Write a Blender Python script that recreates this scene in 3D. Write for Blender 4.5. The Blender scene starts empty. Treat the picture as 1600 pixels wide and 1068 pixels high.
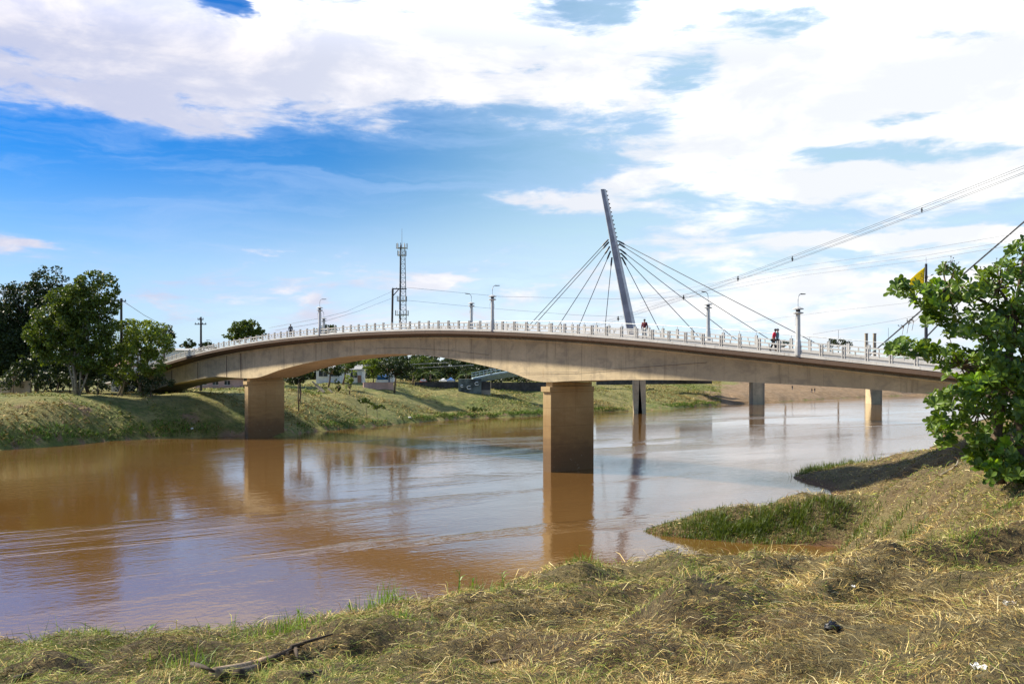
import bpy, math, random
import numpy as np
from mathutils import Vector, Matrix

scene = bpy.context.scene
COL = scene.collection
F = 1555.556          # focal length in photo pixels (35 mm lens on a 36 mm sensor)
EYE = 10.0            # eye height over the river, metres
HZ = 580.0            # photo row of the horizon

# ------------------------------------------------------------------ camera
cam = bpy.data.cameras.new('camera')
cam.lens = 35.0; cam.sensor_width = 36.0
cam.shift_y = 46.0/1600.0
cam.clip_start = 0.1; cam.clip_end = 20000.0
camo = bpy.data.objects.new('camera', cam); COL.objects.link(camo)
camo.location = (0, 0, EYE); camo.rotation_euler = (math.pi/2, 0, 0)
scene.camera = camo

# ------------------------------------------------------------------ light
SUN_AZ, SUN_EL = math.radians(-72.0), math.radians(38.0)    # azimuth from +Y towards +X
sun_dir = Vector((math.sin(SUN_AZ)*math.cos(SUN_EL), math.cos(SUN_AZ)*math.cos(SUN_EL), math.sin(SUN_EL)))
sl = bpy.data.lights.new('sun', 'SUN'); sl.energy = 5.0; sl.angle = math.radians(4.5); sl.color = (1.0, 0.91, 0.74)
so = bpy.data.objects.new('sun', sl); COL.objects.link(so)
so.rotation_euler = sun_dir.to_track_quat('Z', 'Y').to_euler(); so.location = (0, 0, 80)

scene.view_settings.view_transform = 'Standard'
scene.view_settings.look = 'None'
scene.view_settings.exposure = 0.86
scene.view_settings.gamma = 1.0
scene.view_settings.use_curve_mapping = False
scene.cycles.max_bounces = 6
scene.cycles.transparent_max_bounces = 8
scene.cycles.sample_clamp_indirect = 6.0

# ------------------------------------------------------------------ node helper
class NT:
    def __init__(s, tree): s.t = tree; s.n = tree.nodes; s.l = tree.links
    def node(s, typ, **kw):
        n = s.n.new(typ)
        for k, v in kw.items(): setattr(n, k, v)
        return n
    def put(s, sock, v):
        if v is None: return
        if isinstance(v, bpy.types.NodeSocket): s.l.new(v, sock)
        else:
            if sock.type == 'RGBA' and len(v) == 3: v = (*v, 1.0)
            sock.default_value = v
    def m(s, op, a, b=None, c=None, clamp=False):
        n = s.node('ShaderNodeMath', operation=op, use_clamp=clamp)
        s.put(n.inputs[0], a); s.put(n.inputs[1], b); s.put(n.inputs[2], c)
        return n.outputs[0]
    def add(s, a, b): return s.m('ADD', a, b)
    def mul(s, a, b): return s.m('MULTIPLY', a, b)
    def sub(s, a, b): return s.m('SUBTRACT', a, b)
    def smooth(s, v, lo, hi, a=0.0, b=1.0, lin=False):
        n = s.node('ShaderNodeMapRange', interpolation_type='LINEAR' if lin else 'SMOOTHSTEP')
        s.put(n.inputs[0], v); s.put(n.inputs[1], lo); s.put(n.inputs[2], hi); s.put(n.inputs[3], a); s.put(n.inputs[4], b)
        return n.outputs[0]
    def mix(s, f, a, b, mode='MIX'):
        n = s.node('ShaderNodeMix', data_type='RGBA', blend_type=mode)
        s.put(n.inputs[0], f); s.put(n.inputs[6], a); s.put(n.inputs[7], b)
        return n.outputs[2]
    def noise(s, vec, scale, detail=4.0, rough=0.55, dist=0.0, out=0):
        n = s.node('ShaderNodeTexNoise')
        if vec is not None: s.put(n.inputs['Vector'], vec)
        s.put(n.inputs['Scale'], scale); s.put(n.inputs['Detail'], detail); s.put(n.inputs['Roughness'], rough); s.put(n.inputs['Distortion'], dist)
        return n.outputs[out]
    def mapping(s, vec, loc=(0,0,0), rot=(0,0,0), scale=(1,1,1)):
        n = s.node('ShaderNodeMapping'); s.put(n.inputs[0], vec)
        n.inputs[1].default_value = loc; n.inputs[2].default_value = rot; n.inputs[3].default_value = scale
        return n.outputs[0]
    def sep(s, v):
        n = s.node('ShaderNodeSeparateXYZ'); s.put(n.inputs[0], v); return n.outputs
    def comb(s, x, y, z):
        n = s.node('ShaderNodeCombineXYZ'); s.put(n.inputs[0], x); s.put(n.inputs[1], y); s.put(n.inputs[2], z); return n.outputs[0]
    def ramp(s, f, stops):
        n = s.node('ShaderNodeValToRGB'); s.put(n.inputs[0], f)
        e = n.color_ramp.elements
        while len(e) < len(stops): e.new(0.5)
        for q, (p, c) in zip(e, stops): q.position = p; q.color = (*c, 1)
        return n.outputs[0]
    def bump(s, h, strength=0.5, dist=0.02):
        n = s.node('ShaderNodeBump'); s.put(n.inputs['Height'], h); s.put(n.inputs['Strength'], strength); s.put(n.inputs['Distance'], dist)
        return n.outputs[0]

# ------------------------------------------------------------------ sky
world = bpy.data.worlds.new('World'); scene.world = world; world.use_nodes = True
w = NT(world.node_tree); world.node_tree.nodes.clear()
outw = w.node('ShaderNodeOutputWorld'); bg = w.node('ShaderNodeBackground')
w.l.new(bg.outputs[0], outw.inputs[0]); bg.inputs[1].default_value = 0.055
sky = w.node('ShaderNodeTexSky', sky_type='NISHITA', sun_disc=False)
sky.sun_elevation = SUN_EL; sky.sun_rotation = SUN_AZ; sky.altitude = 150; sky.air_density = 1.0; sky.dust_density = 0.6; sky.ozone_density = 2.0
dirv = w.node('ShaderNodeTexCoord').outputs['Generated']
dx, dy, dz = w.sep(dirv)
az = w.m('ARCTAN2', dx, dy)
el = w.m('ARCSINE', dz)
# cloud field: wide flat banks, finer wisps, in azimuth / elevation
q1 = w.comb(w.mul(az, 5.0), w.mul(el, 15.0), 1.7)
warp = w.sub(w.noise(q1, 1.3, 5, 0.6), 0.5)
warp2 = w.sub(w.noise(w.comb(w.mul(az, 5.0), w.mul(el, 15.0), 8.3), 1.1, 5, 0.6), 0.5)
azw = w.add(az, w.mul(warp, 0.16)); elw = w.add(el, w.mul(warp2, 0.05))
fb = w.noise(w.comb(w.mul(az, 6.5), w.mul(el, 24.0), 3.1), 1.6, 9, 0.62, 0.4)
fb2 = w.noise(w.comb(w.mul(az, 14.0), w.mul(el, 60.0), 5.1), 1.5, 8, 0.62, 0.3)
def pxdir(px, py):
    X, Z = (px-800)/F, (HZ-py)/F
    return math.atan(X), math.asin(Z/math.sqrt(1+X*X+Z*Z))
def blob(px, py, rx, ry, amp):
    a0, e0 = pxdir(px, py)
    u = w.mul(w.sub(azw, a0), F/rx); v = w.mul(w.sub(elw, e0), F/ry)
    d2 = w.add(w.mul(u, u), w.mul(v, v))
    return w.mul(w.m('EXPONENT', w.mul(d2, -0.7)), amp)
BL = [(120,60,330,110,.42),(470,120,220,60,.26),(330,182,130,15,.26),(60,150,110,20,.12),
      (150,262,420,62,-.46),(620,300,330,66,-.36),(60,200,170,24,-.40),(470,182,60,14,-.20),(180,330,500,50,-.26),
      (345,4,24,16,-1.3),(720,50,260,70,.22),(850,308,86,14,.60),(1120,130,420,190,.27),(1420,180,330,230,.38),
      (930,18,80,26,-.42),(1190,32,80,18,-.42),(1060,110,70,36,-.42),(1380,238,150,13,-.52),(1380,192,55,7,-.44),(1440,60,90,12,-.34),
      (1080,380,150,26,.24),(1290,345,420,30,-.30),(1490,369,80,8,.62),(1310,371,60,7,.60),(980,280,80,13,.40),
      (300,418,230,34,.10),(668,435,28,6,.62),(480,462,26,9,.45),(490,488,60,10,.25),(20,378,24,8,.5),(80,376,22,6,.42),(505,323,34,7,.26),
      (1200,470,420,40,.22),(1300,410,300,26,-.2),(880,440,260,60,-.10),(700,170,160,24,-.22),(900,235,160,34,-.34)]
bias = 0.0
for b in BL: bias = w.add(bias, blob(*b)) if not isinstance(bias, float) else blob(*b)
# the rest of the sky round the viewer carries the same broken cloud
inview = w.smooth(w.m('ABSOLUTE', az), 0.55, 0.95)
bias = w.add(bias, w.mul(inview, -0.04))
hi = w.smooth(el, 0.38, 0.6)
bias = w.add(bias, w.mul(hi, 0.02))
dens0 = w.add(w.add(w.mul(w.sub(fb, 0.5), 1.25), w.mul(w.sub(fb2, 0.5), 0.45)), bias)
dens = w.smooth(dens0, -0.02, 0.32)
veil = w.smooth(dens0, -0.30, 0.30, 0.0, 0.42)
# cloud brightness: thick parts greyer and violet, brighter towards the right, independent of the sun lamp
core = w.smooth(w.noise(w.comb(w.mul(az, 7.0), w.mul(el, 17.0), 9.0), 1.0, 6, 0.6, 0.3), 0.30, 0.58)
sdot = w.node('ShaderNodeVectorMath', operation='DOT_PRODUCT'); w.put(sdot.inputs[0], dirv); sdot.inputs[1].default_value = sun_dir
glow = w.smooth(w.m('COSINE', w.sub(az, 0.85)), 0.25, 0.92)
front_boost = w.add(0.92, w.mul(w.mul(w.smooth(el, 0.29, 0.46), w.smooth(el, 0.76, 0.50)), w.smooth(w.m('ABSOLUTE', az), 1.3, 0.7, 0.0, 1.5)))  # added boost: clouds ahead, mostly above the view, brightened for the river's reflections
cw = w.mix(glow, (10.6, 10.2, 10.7), (14.0, 13.9, 13.6))
cg = w.mix(glow, (6.2, 6.7, 9.0), (9.8, 10.2, 10.7))
cloud = w.mix(w.mul(core, 0.92), cw, cg)
cloud = w.mix(1.0, cloud, w.comb(front_boost, front_boost, front_boost), 'MULTIPLY')
hsv = w.node('ShaderNodeHueSaturation'); hsv.inputs['Saturation'].default_value = 1.55; hsv.inputs['Value'].default_value = 1.0
w.l.new(sky.outputs[0], hsv.inputs['Color'])
blue = w.mix(glow, (0.26, 0.82, 1.30), (1.15, 1.2, 1.1))
base = w.mix(1.0, hsv.outputs[0], blue, 'MULTIPLY')
hazef = w.smooth(el, 0.0, 0.22, 0.66, 0.0)
base = w.mix(hazef, base, w.mix(glow, (8.2, 9.3, 11.2), (16.0, 16.5, 16.7)))
base = w.mix(w.mul(w.smooth(az, -0.22, 0.22), w.smooth(el, 0.80, 0.42, 0.0, 0.66)), base, (6.6, 9.2, 10.4))
c = w.mix(veil, base, (5.4, 7.2, 10.4))
stk = w.noise(w.comb(w.mul(azw, 3.2), w.mul(elw, 34.0), 12.0), 1.0, 6, 0.6, 0.5)
c = w.mix(w.mul(w.smooth(stk, 0.42, 0.72), w.smooth(el, 0.02, 0.12, 0.22, 0.36)), c, (4.6, 6.6, 10.2))
c = w.mix(dens, c, cloud)
w.l.new(c, bg.inputs[0])

# ------------------------------------------------------------------ materials
MAT = {}
def material(name):
    m = bpy.data.materials.new(name); m.use_nodes = True
    t = NT(m.node_tree); p = m.node_tree.nodes['Principled BSDF']
    MAT[name] = m
    return m, t, p
def simple(name, col, rough=0.7, metal=0.0, var=0.25, scale=3.0, bump=0.0):
    m, t, p = material(name)
    co = t.node('ShaderNodeTexCoord').outputs['Object']
    n = t.noise(co, scale, 5, 0.6)
    dark = tuple(x*(1-var) for x in col); lite = tuple(min(1, x*(1+var)) for x in col)
    t.put(p.inputs['Base Color'], t.mix(t.smooth(n, 0.3, 0.7), dark, lite))
    p.inputs['Roughness'].default_value = rough; p.inputs['Metallic'].default_value = metal
    if bump: t.put(p.inputs['Normal'], t.bump(n, 0.6, bump))
    return m
def concrete(name, col, stain, streak=0.55, waterline=False, scale=1.0, seams=False):
    m, t, p = material(name)
    geo = t.node('ShaderNodeNewGeometry').outputs['Position']
    big = t.noise(geo, 0.22*scale, 5, 0.6)
    st = t.noise(t.mapping(geo, scale=(1.6, 1.6, 0.12)), 1.0*scale, 6, 0.65)
    fine = t.noise(geo, 5.0, 5, 0.7)
    c = t.mix(t.smooth(big, 0.32, 0.7), tuple(x*0.86 for x in col), tuple(min(1, x*1.12) for x in col))
    c = t.mix(t.mul(t.smooth(st, 0.52, 0.76), streak), c, stain)
    c = t.mix(t.smooth(fine, 0.35, 0.75, 0.0, 0.25), c, tuple(x*0.6 for x in col))
    if seams:
        ob = t.sep(t.node('ShaderNodeTexCoord').outputs['Object'])
        st_ = t.add(t.mul(ob[0], -0.6508), t.mul(ob[1], 0.7592))
        fr = t.m('ABSOLUTE', t.sub(t.m('FRACT', t.mul(st_, 1/3.1)), 0.5))
        c = t.mix(t.smooth(fr, 0.488, 0.499, 0.0, 0.42), c, stain)
        pan = t.node('ShaderNodeTexWhiteNoise', noise_dimensions='1D'); t.put(pan.inputs['W'], t.m('FLOOR', t.add(t.mul(st_, 1/3.1), 0.0)))
        c = t.mix(t.mul(pan.outputs['Value'], 0.16), c, tuple(x*0.62 for x in col))
        drip = t.noise(t.mapping(geo, scale=(3.2, 3.2, 0.10)), 1.0, 6, 0.7)
        c = t.mix(t.smooth(drip, 0.60, 0.74, 0.0, 0.55), c, (0.12, 0.085, 0.055))
        mot = t.noise(t.mapping(geo, scale=(0.5, 0.5, 0.9)), 1.0, 7, 0.7, 0.5)
        c = t.mix(t.smooth(mot, 0.46, 0.66, 0.0, 0.5), c, (0.235, 0.19, 0.135))
        rust = t.noise(t.mapping(geo, loc=(4, 2, 9), scale=(0.9, 0.9, 0.16)), 1.0, 5, 0.6)
        c = t.mix(t.smooth(rust, 0.66, 0.80, 0.0, 0.5), c, (0.30, 0.14, 0.05))
    if waterline:
        z = t.sep(geo)[2]
        zz = t.add(z, t.mul(t.sub(t.noise(t.mapping(geo, scale=(0.7, 0.7, 2.2)), 1.0, 5, 0.6), 0.5), 3.2))
        c = t.mix(t.smooth(zz, 8.2, 4.0, 0.0, 0.7), c, (0.24, 0.13, 0.04))
        c = t.mix(t.smooth(zz, 4.8, 1.4, 0.0, 0.80), c, (0.115, 0.062, 0.028))
        band = t.m('ABSOLUTE', t.sub(t.m('FRACT', t.mul(z, 0.55)), 0.5))
        c = t.mix(t.smooth(band, 0.02, 0.0, 0.0, 0.45), c, (0.10, 0.06, 0.03))
        sp = t.noise(geo, 2.3, 6, 0.7)
        lo = t.mul(t.smooth(z, 3.2, 1.0), t.smooth(sp, 0.60, 0.70))
        c = t.mix(t.mul(lo, 0.55), c, (0.42, 0.36, 0.28))
    t.put(p.inputs['Base Color'], c)
    p.inputs['Roughness'].default_value = 0.9
    t.put(p.inputs['Normal'], t.bump(t.add(fine, t.mul(st, 0.6)), 0.5, 0.02))
    return m
concrete('girder_concrete', (0.53, 0.42, 0.255), (0.20, 0.145, 0.085), 0.9, seams=True)
concrete('pier_concrete', (0.49, 0.345, 0.165), (0.20, 0.115, 0.05), 0.6, True)
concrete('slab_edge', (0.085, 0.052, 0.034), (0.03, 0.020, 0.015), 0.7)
concrete('grey_concrete', (0.34, 0.29, 0.22), (0.16, 0.12, 0.08), 0.5)
concrete('white_concrete', (0.47, 0.455, 0.43), (0.24, 0.21, 0.18), 0.75, False, 2.0)
concrete('lamp_concrete', (0.50, 0.50, 0.49), (0.22, 0.22, 0.22), 0.5, False, 2.0)
simple('asphalt', (0.10, 0.095, 0.09), 0.9)
simple('white_paint', (0.72, 0.72, 0.70), 0.6, 0, 0.12)
simple('dark_steel', (0.05, 0.05, 0.055), 0.5, 0.4)
simple('grey_steel', (0.32, 0.34, 0.36), 0.5, 0.3)
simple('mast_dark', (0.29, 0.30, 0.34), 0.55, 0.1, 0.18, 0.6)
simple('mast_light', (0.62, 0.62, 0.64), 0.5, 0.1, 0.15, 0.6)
simple('deck_paint', (0.36, 0.46, 0.48), 0.5, 0.2)
simple('wire_black', (0.05, 0.05, 0.055), 0.6)
simple('wire_grey', (0.22, 0.23, 0.25), 0.6)
simple('wood_dark', (0.055, 0.045, 0.038), 0.85)
simple('bark_pale', (0.27, 0.23, 0.17), 0.9, 0, 0.4, 4.0)
simple('bark_brown', (0.13, 0.09, 0.06), 0.9, 0, 0.4, 6.0, 0.03)
simple('dead_wood', (0.30, 0.215, 0.135), 0.9, 0, 0.55, 9.0, 0.01)
simple('dead_wood_dark', (0.055, 0.038, 0.025), 0.9, 0, 0.5, 9.0, 0.01)
simple('wall_white', (0.74, 0.73, 0.70), 0.85, 0, 0.1, 0.6)
simple('wall_pink', (0.62, 0.40, 0.34), 0.85, 0, 0.15, 0.6)
simple('wall_beige', (0.46, 0.34, 0.22), 0.9, 0, 0.2, 0.6)
simple('wall_dark', (0.06, 0.055, 0.05), 0.9, 0, 0.4, 0.8)
simple('roof_tile', (0.30, 0.17, 0.11), 0.85)
simple('roof_grey', (0.36, 0.36, 0.35), 0.8)
simple('window_dark', (0.03, 0.035, 0.04), 0.2)
simple('blue_cloth', (0.04, 0.16, 0.45), 0.8)
simple('red_paint', (0.45, 0.05, 0.04), 0.7)
simple('yellow_cloth', (0.85, 0.62, 0.02), 0.8, 0, 0.1)
simple('black_plastic', (0.012, 0.012, 0.015), 0.25, 0, 0.3, 8.0)
simple('white_paper', (0.80, 0.79, 0.76), 0.8, 0, 0.08)
simple('skin', (0.22, 0.12, 0.075), 0.6, 0, 0.05)
simple('hair', (0.012, 0.010, 0.009), 0.6)
for nm, c in (('cloth_maroon', (0.12, 0.02, 0.03)), ('cloth_red', (0.62, 0.02, 0.06)), ('cloth_black', (0.02, 0.02, 0.025)),
              ('cloth_grey', (0.10, 0.11, 0.13)), ('cloth_pale', (0.50, 0.49, 0.46)), ('cloth_cyan', (0.12, 0.22, 0.26))):
    simple(nm, c, 0.9, 0, 0.1)

def leafmat(name, c1, c2, trans=0.35, rough=0.5, spec=0.4):
    m, t, p = material(name)
    at = t.node('ShaderNodeAttribute', attribute_name='tint').outputs['Fac']
    info = t.node('ShaderNodeObjectInfo').outputs['Random']
    f = t.m('FRACT', t.add(at, t.mul(info, 0.999)))
    col = t.mix(t.smooth(f, 0.0, 1.0, lin=True), c1, c2)
    t.put(p.inputs['Base Color'], col); p.inputs['Roughness'].default_value = rough
    p.inputs['Specular IOR Level'].default_value = spec
    tr = t.node('ShaderNodeBsdfTranslucent'); t.put(tr.inputs[0], t.mix(1.0, col, (1.5, 1.35, 0.5), 'MULTIPLY'))
    mx = t.node('ShaderNodeMixShader'); mx.inputs[0].default_value = trans
    t.l.new(p.outputs[0], mx.inputs[1]); t.l.new(tr.outputs[0], mx.inputs[2])
    t.l.new(mx.outputs[0], m.node_tree.nodes['Material Output'].inputs[0])
    return m
leafmat('leaf_glossy', (0.038, 0.085, 0.010), (0.165, 0.255, 0.028), 0.36, 0.36, 0.4)
leafmat('leaf_young', (0.15, 0.30, 0.02), (0.26, 0.42, 0.04), 0.40, 0.35, 0.4)
leafmat('leaf_mid', (0.030, 0.062, 0.008), (0.120, 0.170, 0.022), 0.28)
leafmat('leaf_dark', (0.014, 0.028, 0.007), (0.050, 0.078, 0.018), 0.22)
leafmat('leaf_light', (0.085, 0.14, 0.018), (0.21, 0.27, 0.04), 0.34)
leafmat('flag_cloth', (0.62, 0.56, 0.04), (0.68, 0.62, 0.05), 0.5, 0.8, 0.1)
leafmat('weed_green', (0.10, 0.20, 0.02), (0.19, 0.31, 0.04), 0.35)
leafmat('grass_green', (0.034, 0.066, 0.007), (0.14, 0.195, 0.022), 0.30)

m, t, p = material('straw')           # every blade carries its own colour
at = t.node('ShaderNodeAttribute', attribute_name='bcol')
t.put(p.inputs['Base Color'], at.outputs['Color']); p.inputs['Roughness'].default_value = 0.75; p.inputs['Specular IOR Level'].default_value = 0.25
tr = t.node('ShaderNodeBsdfTranslucent'); t.put(tr.inputs[0], at.outputs['Color'])
mx = t.node('ShaderNodeMixShader'); mx.inputs[0].default_value = 0.14
t.l.new(p.outputs[0], mx.inputs[1]); t.l.new(tr.outputs[0], mx.inputs[2]); t.l.new(mx.outputs[0], m.node_tree.nodes['Material Output'].inputs[0])

m, t, p = material('ground_near')
g = t.node('ShaderNodeNewGeometry').outputs['Position']
a = t.noise(g, 0.35, 6, 0.6); b = t.noise(g, 7.0, 8, 0.75); cfine = t.noise(g, 55.0, 5, 0.75)
c = t.mix(t.smooth(a, 0.4, 0.62), (0.110, 0.072, 0.028), (0.165, 0.130, 0.045))
c = t.mix(t.smooth(b, 0.45, 0.7, 0, 0.8), c, (0.36, 0.275, 0.105))
c = t.mix(t.smooth(cfine, 0.48, 0.60, 0, 0.8), c, (0.030, 0.019, 0.009))
gx, gy, gz = t.sep(g)
c = t.mix(t.smooth(gz, 0.5, 0.05), c, (0.14, 0.07, 0.03))
t.put(p.inputs['Base Color'], c); p.inputs['Roughness'].default_value = 0.95
t.put(p.inputs['Normal'], t.bump(t.add(t.mul(b, 1.0), t.mul(cfine, 0.6)), 1.0, 0.09))

m, t, p = material('ground_far')
g = t.node('ShaderNodeNewGeometry').outputs['Position']
a = t.noise(g, 0.055, 6, 0.62); b = t.noise(g, 0.5, 7, 0.68); cfine = t.noise(g, 2.2, 6, 0.72)
c = t.mix(t.smooth(a, 0.38, 0.62), (0.23, 0.205, 0.050), (0.135, 0.165, 0.028))
c = t.mix(t.smooth(b, 0.45, 0.70, 0, 0.75), c, (0.38, 0.31, 0.11))
c = t.mix(t.smooth(b, 0.47, 0.30, 0, 0.75), c, (0.060, 0.085, 0.018))
c = t.mix(t.smooth(cfine, 0.52, 0.34, 0, 0.7), c, (0.055, 0.055, 0.018))
dirt = t.node('ShaderNodeAttribute', attribute_name='dirt').outputs['Fac']
dcol = t.mix(t.smooth(b, 0.35, 0.65), (0.20, 0.125, 0.060), (0.32, 0.215, 0.12))
dm = t.smooth(t.add(dirt, t.mul(t.sub(cfine, 0.5), 0.9)), 0.35, 0.65)
c = t.mix(dm, c, dcol)
t.put(p.inputs['Base Color'], c); p.inputs['Roughness'].default_value = 0.95
t.put(p.inputs['Normal'], t.bump(t.add(b, t.mul(cfine, 0.6)), 1.0, 0.7))

m, t, p = material('muddy_water')
g = t.node('ShaderNodeNewGeometry').outputs['Position']
fl = t.mapping(g, rot=(0, 0, math.radians(-38)))          # local axes along the current
calm = t.noise(t.mapping(fl, scale=(0.012, 0.05, 1)), 1.0, 5, 0.6, 0.6)
calm = t.smooth(calm, 0.40, 0.62)
w1 = t.noise(t.mapping(fl, scale=(0.5, 0.7, 1)), 1.0, 2, 0.5, 0.3)
w2 = t.noise(t.mapping(fl, scale=(2.2, 2.6, 1)), 1.0, 2, 0.5, 0.2)
w3 = t.noise(t.mapping(fl, scale=(9.0, 10.0, 1)), 1.0, 3, 0.6)
h = t.add(t.add(t.mul(w1, 0.34), t.mul(w2, 0.24)), t.mul(w3, 0.045))
amp = t.add(t.smooth(calm, 0.0, 1.0, 0.42, 0.9), t.mul(t.smooth(t.noise(t.mapping(fl, loc=(3, 7, 0), scale=(0.018, 0.085, 1)), 1.0, 5, 0.65, 0.8), 0.54, 0.66), 1.7))
nb = t.node('ShaderNodeBump'); t.put(nb.inputs['Height'], t.mul(h, amp)); nb.inputs['Strength'].default_value = 1.0; nb.inputs['Distance'].default_value = 0.06
mud = t.mix(t.noise(t.mapping(fl, scale=(0.02, 0.07, 1)), 1.0, 5, 0.6), (0.130, 0.062, 0.015), (0.175, 0.090, 0.026))
t.put(p.inputs['Base Color'], mud); p.inputs['Roughness'].default_value = 0.04; p.inputs['IOR'].default_value = 1.95
t.put(p.inputs['Normal'], nb.outputs[0])

# ------------------------------------------------------------------ mesh helpers
def tag(o, label=None, cat=None, group=None, kind=None):
    if label: o['label'] = label
    if cat: o['category'] = cat
    if group: o['group'] = group
    if kind: o['kind'] = kind
    return o
def link(name, me, mat=None, parent=None, loc=None, rot=None, smooth=False):
    if mat is not None and not me.materials: me.materials.append(MAT[mat] if isinstance(mat, str) else mat)
    o = bpy.data.objects.new(name, me); COL.objects.link(o)
    if parent is not None: o.parent = parent
    if loc is not None: o.location = loc
    if rot is not None: o.rotation_euler = rot
    if smooth: me.polygons.foreach_set('use_smooth', [True]*len(me.polygons))
    return o
def empty(name, loc, label=None, cat=None, group=None, rz=0.0):
    o = bpy.data.objects.new(name, None); COL.objects.link(o); o.location = loc; o.rotation_euler = (0, 0, rz)
    o.empty_display_size = 0.5
    return tag(o, label, cat, group)
def npmesh(name, v, f, attrs=None):
    """v (n,3), f (m,k) all the same k; attrs: name -> (domain, type, array)"""
    me = bpy.data.meshes.new(name); v = np.asarray(v, np.float32); f = np.asarray(f, np.int32); k = f.shape[1]
    me.vertices.add(len(v)); me.vertices.foreach_set('co', v.ravel())
    me.loops.add(f.size); me.loops.foreach_set('vertex_index', f.ravel())
    me.polygons.add(len(f)); me.polygons.foreach_set('loop_start', np.arange(0, f.size, k, dtype=np.int32))
    me.update(calc_edges=True)
    for n, (dom, typ, arr) in (attrs or {}).items():
        a = me.attributes.new(n, typ, dom)
        a.data.foreach_set('color' if 'COLOR' in typ else 'value', np.asarray(arr, np.float32).ravel())
    return me
class MB:
    def __init__(s): s.v = []; s.f = []
    def box(s, c, size, rz=0.0, bev=0.0):
        x, y, z = (q/2 for q in size); b = len(s.v); cr, sr = math.cos(rz), math.sin(rz)
        for dz in (-z, z):
            for ax, ay in ((-x, -y), (x, -y), (x, y), (-x, y)):
                s.v.append((c[0]+ax*cr-ay*sr, c[1]+ax*sr+ay*cr, c[2]+dz))
        s.f += [(b, b+3, b+2, b+1), (b+4, b+5, b+6, b+7)] + [(b+i, b+(i+1) % 4, b+4+(i+1) % 4, b+4+i) for i in range(4)]
        return s
    def tube(s, pts, rad, n=6, cap=True):
        pts = [Vector(p) for p in pts]; rad = [rad]*len(pts) if not hasattr(rad, '__len__') else rad
        b = len(s.v); up = Vector((0, 0, 1))
        for i, p in enumerate(pts):
            d = (pts[min(i+1, len(pts)-1)]-pts[max(i-1, 0)]).normalized()
            a = d.cross(up)
            if a.length < 0.05: a = d.cross(Vector((1, 0, 0)))
            a.normalize(); c = d.cross(a)
            for k in range(n):
                th = 2*math.pi*k/n
                s.v.append(tuple(p + (a*math.cos(th)+c*math.sin(th))*rad[i]))
        for i in range(len(pts)-1):
            for k in range(n):
                s.f.append((b+i*n+k, b+i*n+(k+1) % n, b+(i+1)*n+(k+1) % n, b+(i+1)*n+k))
        if cap:
            s.f.append(tuple(b+k for k in range(n))[::-1]); e = b+(len(pts)-1)*n; s.f.append(tuple(e+k for k in range(n)))
        return s
    def lathe(s, prof, n=10, c=(0, 0, 0)):
        b = len(s.v)
        for r, z in prof:
            for k in range(n):
                th = 2*math.pi*k/n; s.v.append((c[0]+r*math.cos(th), c[1]+r*math.sin(th), c[2]+z))
        for i in range(len(prof)-1):
            for k in range(n): s.f.append((b+i*n+k, b+i*n+(k+1) % n, b+(i+1)*n+(k+1) % n, b+(i+1)*n+k))
        s.f.append(tuple(b+k for k in range(n))[::-1]); e = b+(len(prof)-1)*n; s.f.append(tuple(e+k for k in range(n)))
        return s
    def loft(s, rings, cap=True):
        b = len(s.v); n = len(rings[0])
        for r in rings: s.v += [tuple(q) for q in r]
        for i in range(len(rings)-1):
            for k in range(n): s.f.append((b+i*n+k, b+i*n+(k+1) % n, b+(i+1)*n+(k+1) % n, b+(i+1)*n+k))
        if cap:
            s.f.append(tuple(b+k for k in range(n))[::-1]); e = b+(len(rings)-1)*n; s.f.append(tuple(e+k for k in range(n)))
        return s
    def mesh(s, name):
        me = bpy.data.meshes.new(name); me.from_pydata(s.v, [], s.f); me.update(); return me
    def build(s, name, mat, parent=None, **kw): return link(name, s.mesh(name), mat, parent, **kw)
def W(px, py, D): return Vector(((px-800)/F*D, D, EYE+(HZ-py)/F*D))
rng = np.random.default_rng(7)

# value noise (numpy)
_T = np.random.default_rng(3).random((256, 256))
def vn(x, y):
    xi = np.floor(x).astype(int); yi = np.floor(y).astype(int); fx = x-xi; fy = y-yi
    fx = fx*fx*(3-2*fx); fy = fy*fy*(3-2*fy)
    g = lambda i, j: _T[i % 256, j % 256]
    return (g(xi, yi)*(1-fx)+g(xi+1, yi)*fx)*(1-fy)+(g(xi, yi+1)*(1-fx)+g(xi+1, yi+1)*fx)*fy - 0.5
def fbm(x, y, o=4, gain=0.5):
    s = 0.0; a = 1.0
    for i in range(o):
        s = s + a*vn(x*2**i+17.3*i, y*2**i+5.1*i); a *= gain
    return s

# ------------------------------------------------------------------ terrain: far bank
SH = np.array([(-420,-160),(-220,20),(-130,78)]+[((px-800)/F*(EYE*F/(py-HZ)), EYE*F/(py-HZ)) for px, py in
     [(0,703),(110,694),(240,685),(372,681),(440,681),(500,673),(600,665),(720,654),(850,649),(930,643.5),(1010,641),(1080,636),(1170,630),(1300,622),(1400,618)]]
     +[(190,425),(260,520),(420,620),(900,800)])
def shore_dist(x, y):
    """signed distance to the far shoreline, positive on land"""
    best = np.full(np.shape(x), 1e9); sg = np.ones(np.shape(x))
    for (x0, y0), (x1, y1) in zip(SH[:-1], SH[1:]):
        ex, ey = x1-x0, y1-y0; L2 = ex*ex+ey*ey
        u = np.clip(((x-x0)*ex+(y-y0)*ey)/L2, 0, 1)
        dx_, dy_ = x-(x0+u*ex), y-(y0+u*ey); d_ = np.hypot(dx_, dy_)
        cr = ex*(y-y0)-ey*(x-x0)
        k = d_ < best; best = np.where(k, d_, best); sg = np.where(k, np.sign(cr), sg)
    return best*sg
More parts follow.
